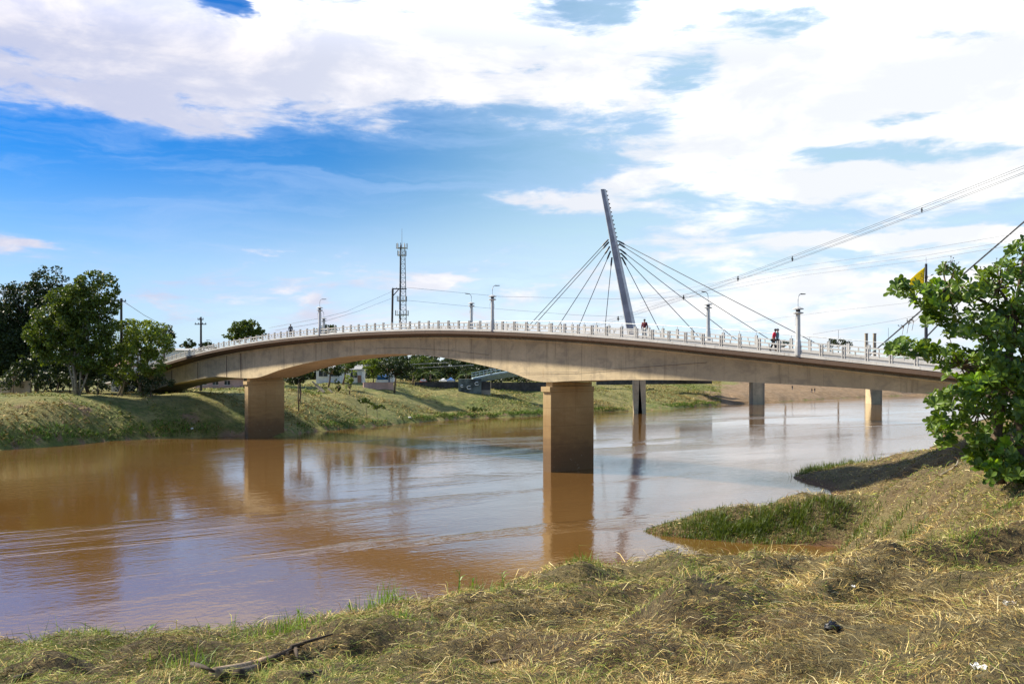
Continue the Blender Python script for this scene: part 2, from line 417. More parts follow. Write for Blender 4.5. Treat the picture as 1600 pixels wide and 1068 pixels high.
def hfar(x, y):
    x = np.asarray(x, float); y = np.asarray(y, float)
    s = shore_dist(x, y) + 2.2*fbm(x/9, y/9, 3)*np.clip(y/120, 0.5, 2)
    az_ = x/np.maximum(y, 1)
    ls = np.interp(az_, [-.55, -.3, -.2, -.1, .05, .15, .3, .45], [8, 9, 20, 26, 30, 34, 26, 24])
    hb = np.interp(az_, [-.55, -.3, -.15, .0, .12, .2, .3, .45], [5.6, 5.7, 7.2, 7.0, 6.6, 6.0, 4.8, 4.0])
    sp = np.maximum(s, 0)
    h = hb*(1-np.exp(-(sp/ls)**1.25*1.6)) + 0.55*np.clip(sp/0.8, 0, 1)
    h = h + np.clip(sp/6, 0, 1)*(0.9*fbm(x/11, y/11, 4)+0.35*fbm(x/3, y/3, 3))*np.clip(1.4-sp/70, 0.25, 1)
    h = h + np.clip((sp-300)/900, 0, 1)*6
    return np.where(s > 0, h, np.maximum(-3, s*0.35))

# ------------------------------------------------------------------ terrain: near bank
CP = [(0,1068,8.6),(400,1068,7.7),(800,1068,7.1),(1200,1068,6.2),(1600,1068,5.5),(1800,1068,5.3),(-250,1068,9),
      (0,1048,9.8),(300,1028,10.2),(600,1008,10.2),(900,1010,9.2),(1150,1030,7.8),(1450,1030,6.6),
      (-200,1028,11.6),(0,1020,11.4),(150,1012,12.0),(300,990,13.0),(500,955,14.4),(700,929,15.8),(850,911,17.0),(1000,912,18.4),(1060,914,19.0),(1140,887,19.8),(1240,873,20.4),(1310,882,19.6),
      (700,950,12.6),(1000,930,14.2),(1180,905,15.4),(1280,925,14.2),(1330,905,17.0),
      (1060,1012,9.4),(1180,962,11.4),(1270,930,13.2),(1400,905,15),(1500,890,15.4),(1600,870,15.2),
      (1230,1000,9.2),(1290,990,9.4),(1440,960,9.8),(1600,940,9.4),(1750,900,10),
      (1390,880,18.5),(1440,856,20.5),(1520,838,21.5),(1600,832,20.5),(1750,800,19),
      # valley with the inlet, then the middle spit and its ridge to the right
      (1180,838,58.5),(1250,842,58),(1320,850,57),(1400,872,36),(1480,850,30),(1560,840,25),
      (1010,827,62.5),(1100,800,62),(1200,783,61.5),(1290,775,59),(1360,768,53),(1450,756,44),(1530,744,36),(1600,734,32),(1700,715,31),
      (1350,812,58),(1465,806,36),(1560,790,29),
      # far spit beneath the tree
      (1262,738,97),(1300,733,92),(1380,738,84),(1330,752,84),(1440,715,82),(1500,690,78),(1450,752,70),(1560,675,76),(1520,735,60),(1620,700,60),(1700,650,70)]
pts = [tuple(W(*q)) for q in CP]
pts += [(0,0,8.35),(-8,2,8.1),(8,2,8.45),(0,-12,8.8),(-30,-10,8),(30,-10,9),(-20,6,7),(20,14,8.2),(32,30,8.3),(45,45,8.3),(60,60,8),(60,85,7.6),(75,110,7.4),(90,150,7),(70,30,8.6),(110,100,8),(160,200,7),
        (-14,18,3.2),(-9,21,2.6),(-3,24,2.4),(2,27,2.2),(-24,14,4),(-40,0,5),
        (-16,26,-1.2),(-9,30,-1.6),(-2,34,-1.8),(5,37,-1.6),(9,33,2.0),(10,38,-1.2),(11,45,-1.0),(13,42,-.5),(15,46,-.6),(14.0,51,-0.7),(16.6,53.8,-0.5),(18.3,53.6,-0.4),(9.0,55,-0.9),(10.5,58.6,-0.6),
        (-40,22,-2),(-60,50,-3),(-20,50,-3),(0,60,-3),(6,70,-2.4),(14,68,-1.6),(20,76,-1.4),(24,84,-1.0),(-20,90,-3),(0,100,-3),(22,104,-1.8),(31,108,-1.6),(42,118,-2),(56,150,-2.4),(30,140,-3),(75,200,-3)]
pts = np.array(pts)
EPS = 1.0
_A = np.sqrt((pts[:, None, 0]-pts[None, :, 0])**2+(pts[:, None, 1]-pts[None, :, 1])**2+EPS**2)
n_ = len(pts); M_ = np.zeros((n_+3, n_+3)); M_[:n_, :n_] = -_A + np.eye(n_)*0.35
M_[:n_, n_] = 1; M_[:n_, n_+1] = pts[:, 0]; M_[:n_, n_+2] = pts[:, 1]; M_[n_:, :n_] = M_[:n_, n_:].T
_w = np.linalg.solve(M_, np.r_[pts[:, 2], 0, 0, 0])
# heaps of raked hay and the troughs between them
HEAPS = [([W(1040,1020,9.0), W(1180,962,11.4), W(1270,930,13.2), W(1400,905,15), W(1650,865,15.4)], .48, .62),
         ([W(900,905,17), W(1000,892,18.0), W(1130,882,19.2), W(1240,872,19.6), W(1300,890,19)], .38, .9),
         ([W(1080,965,12.2), W(1280,918,15.4), W(1350,903,17.2)], -.55, .8),
         ([W(500,1040,8.4), W(800,1020,8.6), W(1000,1045,7.6)], .28, .5),
         ([W(100,1052,9.2), W(350,1022,10.4), W(560,990,11.2)], .22, .6),
         ([W(1480,1010,7.0), W(1700,960,8.0)], .16, .5), ([W(1350,1050,6.5), W(1560,985,7.7)], -.14, .45)]
def hnear(x, y, detail=True):
    sh = np.shape(x); x = np.ravel(np.asarray(x, float)); y = np.ravel(np.asarray(y, float)); z = np.empty(len(x))
    for i in range(0, len(x), 20000):
        xs, ys = x[i:i+20000], y[i:i+20000]
        r = np.sqrt((xs[:, None]-pts[None, :, 0])**2+(ys[:, None]-pts[None, :, 1])**2+EPS**2)
        z[i:i+20000] = -r@_w[:n_]+_w[n_]+_w[n_+1]*xs+_w[n_+2]*ys
    if detail:
        k = np.clip((z+0.3)/1.5, 0, 1)
        d_ = np.hypot(x, y); a = np.clip((d_-3)/6, 0, 1)
        z = z + k*a*(0.52*fbm(x/2.3, y/2.3, 2)+0.20*fbm(x/0.6, y/0.6, 3))+k*0.07*fbm(x/.2, y/.2, 2)
        for line, amp, sg in HEAPS:
            dm = np.full(len(x), 1e9)
            for (x0, y0, _), (x1, y1, _) in zip(line[:-1], line[1:]):
                ex, ey = x1-x0, y1-y0; u = np.clip(((x-x0)*ex+(y-y0)*ey)/(ex*ex+ey*ey), 0, 1); dm = np.minimum(dm, np.hypot(x-x0-u*ex, y-y0-u*ey))
            z = z+amp*np.exp(-(dm/sg)**2)
        z = z - k*a*0.50*np.exp(-(((x-3.15)/0.75)**2+((y-9.5)/0.50)**2))     # dark hollow
    z = np.clip(z, -3.2, 9.5)
    return z.reshape(sh)

def polar_sheet(name, r, a, hfun, mat, attr=None):
    R, A_ = np.meshgrid(r, a, indexing='ij'); X = R*np.sin(A_); Y = R*np.cos(A_); Z = hfun(X, Y)
    v = np.stack([X, Y, Z], -1).reshape(-1, 3); nr, na = R.shape
    i = np.arange(nr*na).reshape(nr, na)
    f = np.stack([i[:-1, :-1], i[:-1, 1:], i[1:, 1:], i[1:, :-1]], -1).reshape(-1, 4)[:, ::-1]
    me = npmesh(name, v, f, attr(X, Y, Z) if attr else None)
    o = link(name, me, mat, smooth=True); o['kind'] = 'structure'; return o
af = np.radians(np.r_[np.linspace(-80, -32, 40)[:-1], np.linspace(-32, 32, 420), np.linspace(32, 80, 40)[1:]])
polar_sheet('near_riverbank_ground', np.geomspace(1.5, 230, 500), af, hnear, 'ground_near')
def dirtattr(X, Y, Z):
    a = X/np.maximum(Y, 1); s = shore_dist(X, Y)
    dd = np.clip((a-0.17+0.05*fbm(X/20, Y/20, 3))*14, 0, 1)*np.clip((s+4)/6, 0, 1)
    dd = np.maximum(dd, 0.9*np.clip(1-np.abs(s-0.3)/0.8, 0, 1))
    cut = np.clip(fbm(X/7+30, Y/7, 3)*3-0.35, 0, 1)*np.clip(1-np.abs(s-6)/7, 0, 1)*np.clip((-a-.15)*6, 0, 1)
    dd = np.maximum(dd, cut)
    return {'dirt': ('POINT', 'FLOAT', dd)}
polar_sheet('far_riverbank_ground', np.geomspace(95, 6000, 280), af, hfar, 'ground_far', dirtattr)
wm = MB(); wm.v = [(-2500,-400,0),(2500,-400,0),(2500,3000,0),(-2500,3000,0)]; wm.f = [(0,1,2,3)]
tag(wm.build('river_water', 'muddy_water'), kind='structure')

# ------------------------------------------------------------------ the road bridge
PB = np.array([5.76, 101.1]); BD = np.array([-0.6508, 0.7592]); BN = np.array([0.7592, 0.6508])
BRZ = math.atan2(BD[1], BD[0])
def hermite(xs, ys):
    xs = np.array(xs, float); ys = np.array(ys, float); m_ = np.gradient(ys, xs)
    def fn(x):
        x = np.clip(x, xs[0], xs[-1]); i = np.clip(np.searchsorted(xs, x)-1, 0, len(xs)-2); h_ = xs[i+1]-xs[i]; u = (x-xs[i])/h_
        return ((1+2*u)*(1-u)**2*ys[i]+u*(1-u)**2*h_*m_[i]+u*u*(3-2*u)*ys[i+1]+u*u*(u-1)*h_*m_[i+1])
    return fn
zdeck = hermite([-75,-55,-37.6,-25,-11.1,-2.7,6.1,16,27,38,52.4,65.6,78.5,94.2,108,120,135], [7.2,8.55,10.33,11.60,12.93,13.57,14.10,14.52,14.70,14.68,14.40,13.80,12.90,11.25,9.35,7.9,6.9])
zbot = hermite([-75,-62,-52,-40.6,-35,-29,-19.6,-10,-4.0,2.0,5.4,11.8,16.4,23.9,30.8,38.3,48.3,55.7,63.6,70.0,77,87,96.5,106,120], [4.6,6.1,7.4,8.33,8.68,8.95,9.22,9.22,9.10,9.06,9.86,10.88,11.45,12.02,12.10,11.90,11.14,10.27,9.06,9.02,9.16,8.5,7.67,6.4,4.5])
road_bridge = empty('road_bridge', (PB[0], PB[1], 0), 'long beige concrete girder bridge with haunched arch span over the brown river', 'bridge')
ZI = lambda z: z
def bp(t, off, z): return (t*BD[0]+off*BN[0], t*BD[1]+off*BN[1], z)     # local to the bridge empty
def sweep(name, prof, ts, mat, parent=road_bridge, smooth=False):
    mb = MB(); mb.loft([[bp(t, o, z) for o, z in prof(t)] for t in ts]); return mb.build(name, mat, parent, smooth=smooth)
TS = np.linspace(-72, 124, 170)
TG = np.r_[np.linspace(-72, -6, 40), np.linspace(-4, 2, 5), np.linspace(3, 63, 60), np.linspace(63.6, 70, 5), np.linspace(71, 112, 34)]
sweep('girder', lambda t: [(-3.0, zbot(t)), (3.0, zbot(t)), (3.0, zdeck(t)-0.60), (-3.0, zdeck(t)-0.60)], TG, 'girder_concrete')
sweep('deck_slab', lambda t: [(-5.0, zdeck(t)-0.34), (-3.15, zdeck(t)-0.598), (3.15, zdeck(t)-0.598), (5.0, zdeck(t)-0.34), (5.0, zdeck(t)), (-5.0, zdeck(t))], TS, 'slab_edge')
sweep('roadway', lambda t: [(-3.6, zdeck(t)+0.004), (3.6, zdeck(t)+0.004), (3.6, zdeck(t)+0.06), (-3.6, zdeck(t)+0.06)], TS, 'asphalt')
for sgn in (-1, 1):
    a_, b_ = sorted((sgn*3.62, sgn*5.04))
    sweep('sidewalk', lambda t: [(a_, zdeck(t)+0.005), (b_, zdeck(t)+0.005), (b_, zdeck(t)+0.22), (a_, zdeck(t)+0.22)], TS, 'white_concrete')
sweep('drain_pipe', lambda t: [(-3.10+0.09*math.cos(k*math.pi/3), zdeck(t)-0.74+0.09*math.sin(k*math.pi/3)) for k in range(6)], TS, 'girder_concrete', smooth=True)
# stained joints on the near web: shallow ribs standing 2 cm proud
for t_ in (68.6, 73.6, 84.5, 95.5, 101.0):
    mb = MB(); z0, z1 = float(zbot(t_))+0.05, float(zdeck(t_))-0.85
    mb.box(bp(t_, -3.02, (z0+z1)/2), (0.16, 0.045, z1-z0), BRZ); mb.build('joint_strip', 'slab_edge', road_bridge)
# piers
PIER_MB = None
for t_ in (0.0, 66.8, -66.0):
    zt = float(zbot(t_))
    mb = MB(); mb.box(bp(t_, 0, (zt-0.95-3)/2), (1.2, 6.0, zt-0.95+3), BRZ)
    pr = mb.build('pier', 'pier_concrete', road_bridge); bv = pr.modifiers.new('edge', 'BEVEL'); bv.width = 0.05; bv.segments = 2
    mb = MB(); mb.box(bp(t_, -0.1, zt-0.70), (1.32, 6.22, 0.50), BRZ); mb.box(bp(t_, 0.1, zt-0.24), (0.9, 5.6, 0.44), BRZ)
    mb.build('pier_cap', 'pier_concrete', pr)
# balustrades
SP = 1.83
mb = MB()
for s_ in (-1, 1): mb.box((s_*0.095, 0, 0.37), (0.075, 0.17, 0.98))
mb.box((0, 0.03, 0.40), (0.12, 0.09, 0.84))
post_me = mb.mesh('balustrade_post'); post_me.materials.append(MAT['white_concrete'])
mb = MB(); mb.box((0, 0, 0.43), (0.085, 0.08, 0.34)); bal_me = mb.mesh('baluster'); bal_me.materials.append(MAT['white_concrete'])
lamp_near = (-30.05, 6.2, 41.5); lamp_far = (-13.8, 22.2, 57.6, 97.3)
for sgn in (-1, 1):
    off = sgn*4.93
    ks = range(-25, 62)
    for k in ks:
        t_ = -0.92+k*SP; z = float(zdeck(t_))+0.22
        if min(abs(t_-q) for q in (lamp_near if sgn < 0 else lamp_far)) > 0.45:
            link('balustrade_post', post_me, None, road_bridge, bp(t_, off, z), (0, 0, BRZ + (math.pi if sgn < 0 else 0)))
        t2 = t_+SP/2
        link('baluster', bal_me, None, road_bridge, bp(t2, off, float(zdeck(t2))+0.22), (0, 0, BRZ))
    tt = np.arange(-47, 112, SP/2)
    for lo, hi_ in ((0.18, 0.28), (0.55, 0.66)):
        sweep('balustrade_rail', lambda t: [(off-0.055, zdeck(t)+0.22+lo), (off+0.055, zdeck(t)+0.22+lo), (off+0.055, zdeck(t)+0.22+hi_), (off-0.055, zdeck(t)+0.22+hi_)], tt, 'white_concrete')
tt = np.arange(-47, 112, SP)
sweep('pipe_handrail', lambda t: [(4.93+0.035*math.cos(k*math.pi/3), zdeck(t)+1.36+0.035*math.sin(k*math.pi/3)) for k in range(6)], tt, 'grey_steel')
mb = MB(); mb.tube([(0, 0, 0.84), (0, 0, 1.36)], 0.025, 5); st_me = mb.mesh('handrail_stanchion'); st_me.materials.append(MAT['grey_steel'])
for k in range(-25, 62):
    t_ = -0.92+k*SP; link('handrail_stanchion', st_me, None, road_bridge, bp(t_, 4.93, float(zdeck(t_))+0.02))

# lamp posts on the bridge
def lamp_meshes():
    a = MB()
    oct_ = lambda r, z: [(r*math.cos(math.pi/8+k*math.pi/4), r*math.sin(math.pi/8+k*math.pi/4), z) for k in range(8)]
    a.loft([oct_(.25, -.1), oct_(.25, .55), oct_(.21, .95), oct_(.18, 1.05), oct_(.165, 3.0)])
    b = MB().lathe([(.19, 3.0), (.40, 3.05), (.40, 3.12), (.16, 3.17)], 12)
    c_ = MB().lathe([(.16, 3.17), (.17, 3.33)], 12)
    d_ = MB().lathe([(.17, 3.33), (.42, 3.36), (.40, 3.42), (.10, 3.56)], 12)
    e = MB().tube([(0, 0, 3.5), (0, 0, 4.15), (0.06, 0, 4.36), (0.22, 0, 4.50), (0.42, 0, 4.54)], 0.032, 6)
    h = MB().loft([[(x, sx*y, z+dz_) for sx, dz_ in ((-1, 0), (1, 0), (1, .07), (-1, .07))] for x, y, z in ((.38, .05, 4.51), (.55, .10, 4.50), (.80, .09, 4.515), (.95, .03, 4.53))])
    g = MB().tube([(.15, .05, 2.95), (.32, .06, 2.5), (.30, .06, 2.2), (.20, .05, 2.5)], .012, 4).tube([(-.15, .05, 2.95), (-.30, .06, 2.55), (-.27, .05, 2.1)], .012, 4)
    return [('column', a, 'lamp_concrete'), ('disc', b, 'lamp_concrete'), ('neck', c_, 'dark_steel'), ('disc', d_, 'lamp_concrete'), ('arm', e, 'grey_steel'), ('lamp_head', h, 'dark_steel'), ('loose_wire', g, 'wire_grey')]
LM = []
for nm, mb, mt in lamp_meshes():
    me = mb.mesh(nm); me.materials.append(MAT[mt]); LM.append((nm, me))
lab = {('n', 0): 'lamp post on the near balustrade just right of the person in red', ('n', 1): 'taller lamp post of the pair at the crown, left of the leaning mast', ('n', 2): 'lamp post on the near balustrade beside the grey pedestrian at the left',
       ('f', 0): 'lamp post on the far balustrade between the maroon and the red pedestrian', ('f', 1): 'shorter lamp post of the pair at the crown, left of the mast', ('f', 2): 'small lamp post on the far balustrade just right of the near one at the left', ('f', 3): 'lamp post at the far left end of the bridge beside the dark wooden pole'}
for side, arr, off in (('n', lamp_near, -4.93), ('f', lamp_far, 4.93)):
    for i, t_ in enumerate(arr):
        b_ = bp(t_, off, float(zdeck(t_))+0.22)
        e = empty('lamp_post', (PB[0]+b_[0], PB[1]+b_[1], b_[2]), lab[(side, i)], 'lamp post', 'lamp posts along the bridge', math.atan2(BN[1], BN[0])+(0 if side == 'n' else math.pi))
        for nm, me in LM: link(nm, me, None, e)

# ------------------------------------------------------------------ cable-stayed footbridge upstream
def catmull(P, n):
    P = [Vector(p) for p in P]; P = [2*P[0]-P[1]]+P+[2*P[-1]-P[-2]]; out = []
    for i in range(1, len(P)-2):
        for k in range(n):
            u = k/n; a, b, c_, d_ = P[i-1:i+3]
            out.append(0.5*((2*b)+(c_-a)*u+(2*a-5*b+4*c_-d_)*u*u+(3*b-a-3*c_+d_)*u**3))
    out.append(P[-2]); return out
DECKP = catmull([W(738,590,238), W(790,580,239), W(880,570,241), W(1000,563,240), W(1110,560,228), W(1240,558,205), W(1400,556,176), W(1560,557,152), W(1700,560,138), W(1900,572,120)], 8)
foot = empty('footbridge', tuple(W(1000,645,239)), 'cable stayed footbridge with leaning grey mast behind the road bridge', 'footbridge')
FO = foot.location.copy()
def L_(p): return tuple(Vector(p)-FO)
def ribbon(path, prof):
    rings = []
    for i, p in enumerate(path):
        d_ = (path[min(i+1, len(path)-1)]-path[max(i-1, 0)]); d_.z = 0; d_.normalize(); nn = Vector((d_.y, -d_.x, 0))
        rings.append([L_(p+nn*o+Vector((0, 0, z))) for o, z in prof])
    return rings
MB().loft(ribbon(DECKP, [(-1.2,-1.5),(1.2,-1.5),(2.4,-0.3),(2.4,0),(-2.4,0),(-2.4,-0.3)])).build('deck', 'deck_paint', foot)
for o in (-2.3, 2.3):
    for zz in (0.55, 1.1):
        MB().loft(ribbon(DECKP, [(o-.04,zz),(o+.04,zz),(o+.04,zz+.08),(o-.04,zz+.08)])).build('handrail', 'deck_paint', foot)
mb = MB().tube([(0,0,0),(0,0,1.15)], .05, 5); fm = mb.mesh('railing_post'); fm.materials.append(MAT['deck_paint'])
for p in DECKP[:40:1]:
    link('railing_post', fm, None, foot, L_(p+Vector((0,-2.25,0))))
def mast(lo, hi, w0, w1, ry, parent):
    """two-faced leaning mast: a dark left shaft and a pale right fin"""
    lo, hi = Vector(lo), Vector(hi)
    rings = []; rings2 = []
    for u in np.linspace(0, 1, 9):
        p = lo.lerp(hi, u); hw = (w0+(w1-w0)*u)/2
        q = lambda x, y: L_(p+Vector((x*math.cos(ry)-y*math.sin(ry), x*math.sin(ry)+y*math.cos(ry), 0)))
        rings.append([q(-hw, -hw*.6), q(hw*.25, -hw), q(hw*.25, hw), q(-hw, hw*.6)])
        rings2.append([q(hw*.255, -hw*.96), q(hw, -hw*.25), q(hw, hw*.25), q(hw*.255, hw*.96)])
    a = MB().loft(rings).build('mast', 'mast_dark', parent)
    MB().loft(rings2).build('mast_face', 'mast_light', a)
    # climbing rungs on the upper right edge
    mbr = MB()
    for u in np.linspace(0.64, 0.99, 17):
        p = lo.lerp(hi, u); hw = (w0+(w1-w0)*u)/2; c_ = L_(p+Vector((hw*1.15*math.cos(ry), hw*1.15*math.sin(ry), 0)))
        mbr.box(c_, (0.34, 0.22, 0.30), ry)
    mbr.build('climbing_rungs', 'bark_brown', a)
    return a
def clamp(parent, at_, toward):
    at_, toward = Vector(at_), Vector(toward); d_ = (toward-at_).normalized()
    MB().tube([L_(at_), L_(at_+d_*1.7), L_(at_+d_*2.3)], [0.20, 0.22, 0.10], 7).build('cable_socket', 'dark_steel', parent)
mast1 = (W(1002.5,592,239), W(942.5,296,239))
mast(mast1[0], mast1[1], 2.75, 1.25, 0.0, foot)
# V-shaped column down to the river
for (x0, x1, y0) in ((993, 997, 588), (1003, 1002, 588)):
    a, b_ = W(x0, y0-8, 239), W(x1, 660, 239)
    MB().loft([[L_(c_+Vector((sx*h_, sy*1.3, 0))) for sx, sy in ((-1,-1),(1,-1),(1,1),(-1,1))] for c_, h_ in ((b_, 0.98), (a, 0.72))]).build('column_leg', 'girder_concrete', foot)
def deck_at(px, lo=None):
    best = min(range(len(DECKP)), key=lambda i: abs(800+F*DECKP[i].x/DECKP[i].y-px)); return DECKP[best]
def on(pt, y):                      # a point on the mast axis at photo row y
    u = (592-y)/(592-296.0); return mast1[0].lerp(mast1[1], u)
for ptx, yr, side in ((758,374,-1),(765,378,-1),(826,385,-1),(886,392,-1),(941,402,-1),(1056,402,1),(1120,396,1),(1190,390,1),(1249,381,1),(1316,377,1)):
    a = on(None, yr)+Vector((side*1.2, 0, 0)); b_ = deck_at(ptx)+Vector((0, -1.6 if ptx % 2 else 1.6, 0.2))
    MB().tube([L_(a), L_(b_)], 0.085, 5).build('stay_cable', 'dark_steel', foot)
    clamp(foot, a, b_)
    MB().box(L_(b_+Vector((0,0,-.05))), (0.5,0.5,0.5)).build('cable_anchor', 'dark_steel', foot)
# second mast beyond the right edge of the view
m2lo, m2hi = W(1672, 560, 139), W(1760, 20, 139)
mast(m2lo, m2hi, 3.2, 1.35, 0.0, foot)
ap = W(1727, 237, 139)
for tx in (1368, 1428):
    b_ = deck_at(tx)
    MB().tube([L_(ap), L_(b_+Vector((0,0,.2)))], 0.13, 5).build('stay_cable', 'dark_steel', foot); clamp(foot, ap, b_)
MB().box(L_(W(1672, 620, 139)), (2.4, 2.6, 14)).build('column_leg', 'pier_concrete', foot)
# landing block on the far bank
e = empty('landing_block', tuple(W(741,612,236)), 'dark grey graffiti-covered concrete landing block at the footbridge end', 'abutment')
def boxat(e, name, mat, px0, px1, py0, py1, D, dep, z0=None, parent=None):
    a, b_ = W(px0, py1, D), W(px1, py0, D); o = e.location
    mbx = MB().box(((a.x+b_.x)/2-o.x, D+dep/2-o.y, (a.z+b_.z)/2-o.z), (b_.x-a.x, dep, b_.z-a.z)); return mbx.build(name, mat, parent or e)
simple('graffiti_grey', (0.10, 0.12, 0.11), 0.85, 0, 0.7, 0.5)
blk = boxat(e, 'block', 'graffiti_grey', 716, 752, 592, 616, 235.0, 5)
boxat(e, 'side_block', 'wall_dark', 752.2, 766, 596, 609, 236.2, 4)
boxat(e, 'footing', 'grey_concrete', 752.2, 766, 609.1, 618, 235.8, 4.5)
for (x, y, r) in ((733,605,2.6),(745,599,2.4),(722,603,1.6)):
    q = [W(x+r*math.cos(k)*1.3, y+r*math.sin(k), 234.93) for k in np.linspace(0.6, 5.4, 10)]
    MB().tube([tuple(v-e.location) for v in q], 0.10, 4).build('graffiti_stroke', 'wall_white', blk)

# distant road bridge standing further upstream
e = empty('distant_bridge', tuple(W(1184,631,305)), 'distant concrete bridge piers standing in the river past the footbridge', 'bridge')
for px, py, D in ((1183,631,305),(1366,630,311)):
    c_ = W(px, py, D)-e.location
    MB().box((c_.x-.4, c_.y, 2.5), (2.9, 5, 12)).build('pier', 'girder_concrete', e)
    MB().box((c_.x+1.52, c_.y+1.2, 2.5), (.9, 5, 12)).build('pier_shaded_side', 'grey_concrete', e)  # darker box stands in for the pier's shaded right face
MB().box((W(1290,580,308).x-e.location.x, 2, 9.6), (92, 9, 1.8)).build('deck', 'grey_concrete', e)

# ------------------------------------------------------------------ masts, poles and wires
def ground(px, D): return float(hfar(np.array([(px-800)/F*D]), np.array([D]))[0])
D = 350.0; bx_, gz_ = (628-800)/F*D, ground(628, D)
tw = empty('telecom_tower', (bx_, D, gz_), 'tall lattice telecom tower with antennas rising behind the bridge', 'tower')
top = 10+(580-384)/F*D-gz_
tri = lambda z: [Vector((math.cos(a), math.sin(a), 0))*np.interp(z, [0, 25, top], [1.75, 1.45, 1.0])+Vector((0, 0, z)) for a in (-math.pi/2-.3, math.pi/6-.3, 5*math.pi/6-.3)]
for k in range(3): MB().tube([tri(0)[k], tri(25)[k], tri(top)[k]], [0.17 if k else 0.26]*3, 5).build('leg', 'dark_steel' if k == 0 else 'grey_steel', tw)
zs = np.arange(0, top-1, 1.6)
for k in range(3):
    br = MB()
    for i, z in enumerate(zs[:-1]):
        a, b_ = tri(z), tri(zs[i+1]); p_, q_ = (k, (k+1) % 3) if i % 2 else ((k+1) % 3, k)
        br.tube([a[p_], b_[q_]], .055, 4, False); br.tube([b_[k], b_[(k+1) % 3]], .05, 4, False)
    br.build('lattice_bracing', 'grey_steel', tw)
for zf, n_a, r_ in ((top-0.5, 9, 1.9), (top-3.0, 6, 1.5), (top-19, 6, 1.7), (top-24, 6, 2.3)):
    MB().lathe([(1.0, -.06), (r_, -.06), (r_, .06), (1.0, .06)], 12, (0, 0, zf-.3)).build('antenna_ring', 'grey_steel', tw)
    for k in range(n_a):
        a = 2*math.pi*k/n_a+.4; c_ = (r_*math.cos(a), r_*math.sin(a), zf+.4)
        MB().box(c_, (.24, .18, 1.9), a).build('antenna_panel', 'lamp_concrete' if k % 3 else 'dark_steel', tw)
MB().tube([(0, 0, top-1), (0, 0, top+6.0)], [.10, .05], 5).build('lightning_rod', 'grey_steel', tw)

def pole(name, px, ytop, D, r, label, arms=(), mat='wood_dark', cat='pole'):
    g_ = ground(px, D); x = (px-800)/F*D; o = empty(name, (x, D, g_), label, cat)
    h_ = 10+(580-ytop)/F*D-g_
    MB().tube([(0,0,-.5),(0,0,h_)], [r, r*.7], 8).build('shaft', mat, o)
    for dz_, hw in arms:
        MB().box((0,-r,h_-dz_), (2*hw, .14, .16)).build('crossarm', mat, o)
        for s_ in (-.9, -.35, .35, .9): MB().lathe([(.07,0),(.09,.1),(.04,.28)], 6, (s_*hw, -r, h_-dz_+.08)).build('insulator', 'grey_steel', o)
    return o
pole('utility_pole', 314, 495, 190, .26, 'dark wooden utility pole with two crossarms at the left bridge end', ((.5,.55),(1.4,1.1)))
pole('utility_pole', 189.5, 466, 165, .28, 'dark utility pole rising beside the large tree on the left bank', ((.5,.9),))
pole('utility_pole', 608, 560, 245, .28, 'pale concrete utility pole standing among trees beneath the arch', ((.4,.8),), 'lamp_concrete')
g_ = ground(613, 258); o = empty('bracket_pole', ((613-800)/F*258, 258, g_), 'black bracket-arm pole standing in front of the telecom tower', 'pole')
ht = 10+(580-451)/F*258-g_
MB().tube([(-.3,0,-.5),(0.1,0,ht)], .27, 8).build('shaft', 'wood_dark', o)
MB().box((1.85,0,ht), (3.7,.25,.28)).build('crossarm', 'wood_dark', o)
MB().tube([(0.05,0,ht-2.0),(1.7,0,ht-.05)], .13, 6).build('brace', 'wood_dark', o)
for x in (.1, 1.1, 2.7): MB().lathe([(.08,0),(.1,.12),(.05,.3)], 6, (x,0,ht+.1)).build('insulator', 'grey_steel', o)

for px, yt, D, lb in ((1310,515,430,'thin bare pole above the small tree beyond the right of the bridge'),(1388,512,430,'thin bare pole just left of the broad-leaved tree')):
    pole('thin_pole', px, yt, D, .14, lb, (), 'grey_steel')
for px, lb in ((1353.5,'left one of the two grey concrete posts beyond the bridge'),(1366.5,'right one of the two grey concrete posts beyond the bridge')):
    g0 = ground(px, 430); o = empty('concrete_post', ((px-800)/F*430, 430, g0), lb, 'post', 'concrete posts beyond the bridge')
    hh = 10+(580-521.5)/F*430-g0; MB().box((0,0,hh/2), (1.1,1.1,hh)).build('shaft', 'grey_concrete', o); MB().box((0,0,hh+.15), (1.25,1.25,.28)).build('cap', 'grey_concrete', o)

# flagpole fixed at the far side of the road bridge
def on_bridge(px, off):
    o_ = PB+BN*off; s_ = (px-800)/F; t_ = (o_[0]-s_*o_[1])/(s_*BD[1]-BD[0]); return (o_[0]+t_*BD[0], o_[1]+t_*BD[1], float(zdeck(t_))+.222)
fw = Vector(on_bridge(1447, 4.6))
Df = fw.y; pxf = 800+F*fw.x/fw.y
fl = empty('flagpole', tuple(fw), 'grey pole with a yellow flag behind the broad-leaved tree', 'flagpole')
fh = 10+(580-412)/F*Df-fw.z
MB().tube([(0,0,0),(0,0,fh*.55),(0,0,fh)], [.15,.12,.10], 8).build('shaft', 'dark_steel', fl)
MB().tube([(0,0,fh),(0,0,fh+.5)], .02, 5).build('tip', 'grey_steel', fl)
v, f = [], []; nx, nz = 12, 9
for i in range(nx+1):
    for j in range(nz+1):
        u, s_ = i/nx, j/nz
        v.append((-.09-1.25*u*(1-.1*s_), 0.12*math.sin(5*u+2*s_), fh-.25-1.35*s_*(1-.25*u)-1.0*u))
for i in range(nx):
    for j in range(nz): a = i*(nz+1)+j; f.append((a, a+1, a+nz+2, a+nz+1))
me = bpy.data.meshes.new('flag'); me.from_pydata(v, [], f); me.update(); flag = link('flag', me, 'flag_cloth', fl, smooth=True)
sd = flag.modifiers.new('thick', 'SOLIDIFY'); sd.thickness = .01
emb = MB()
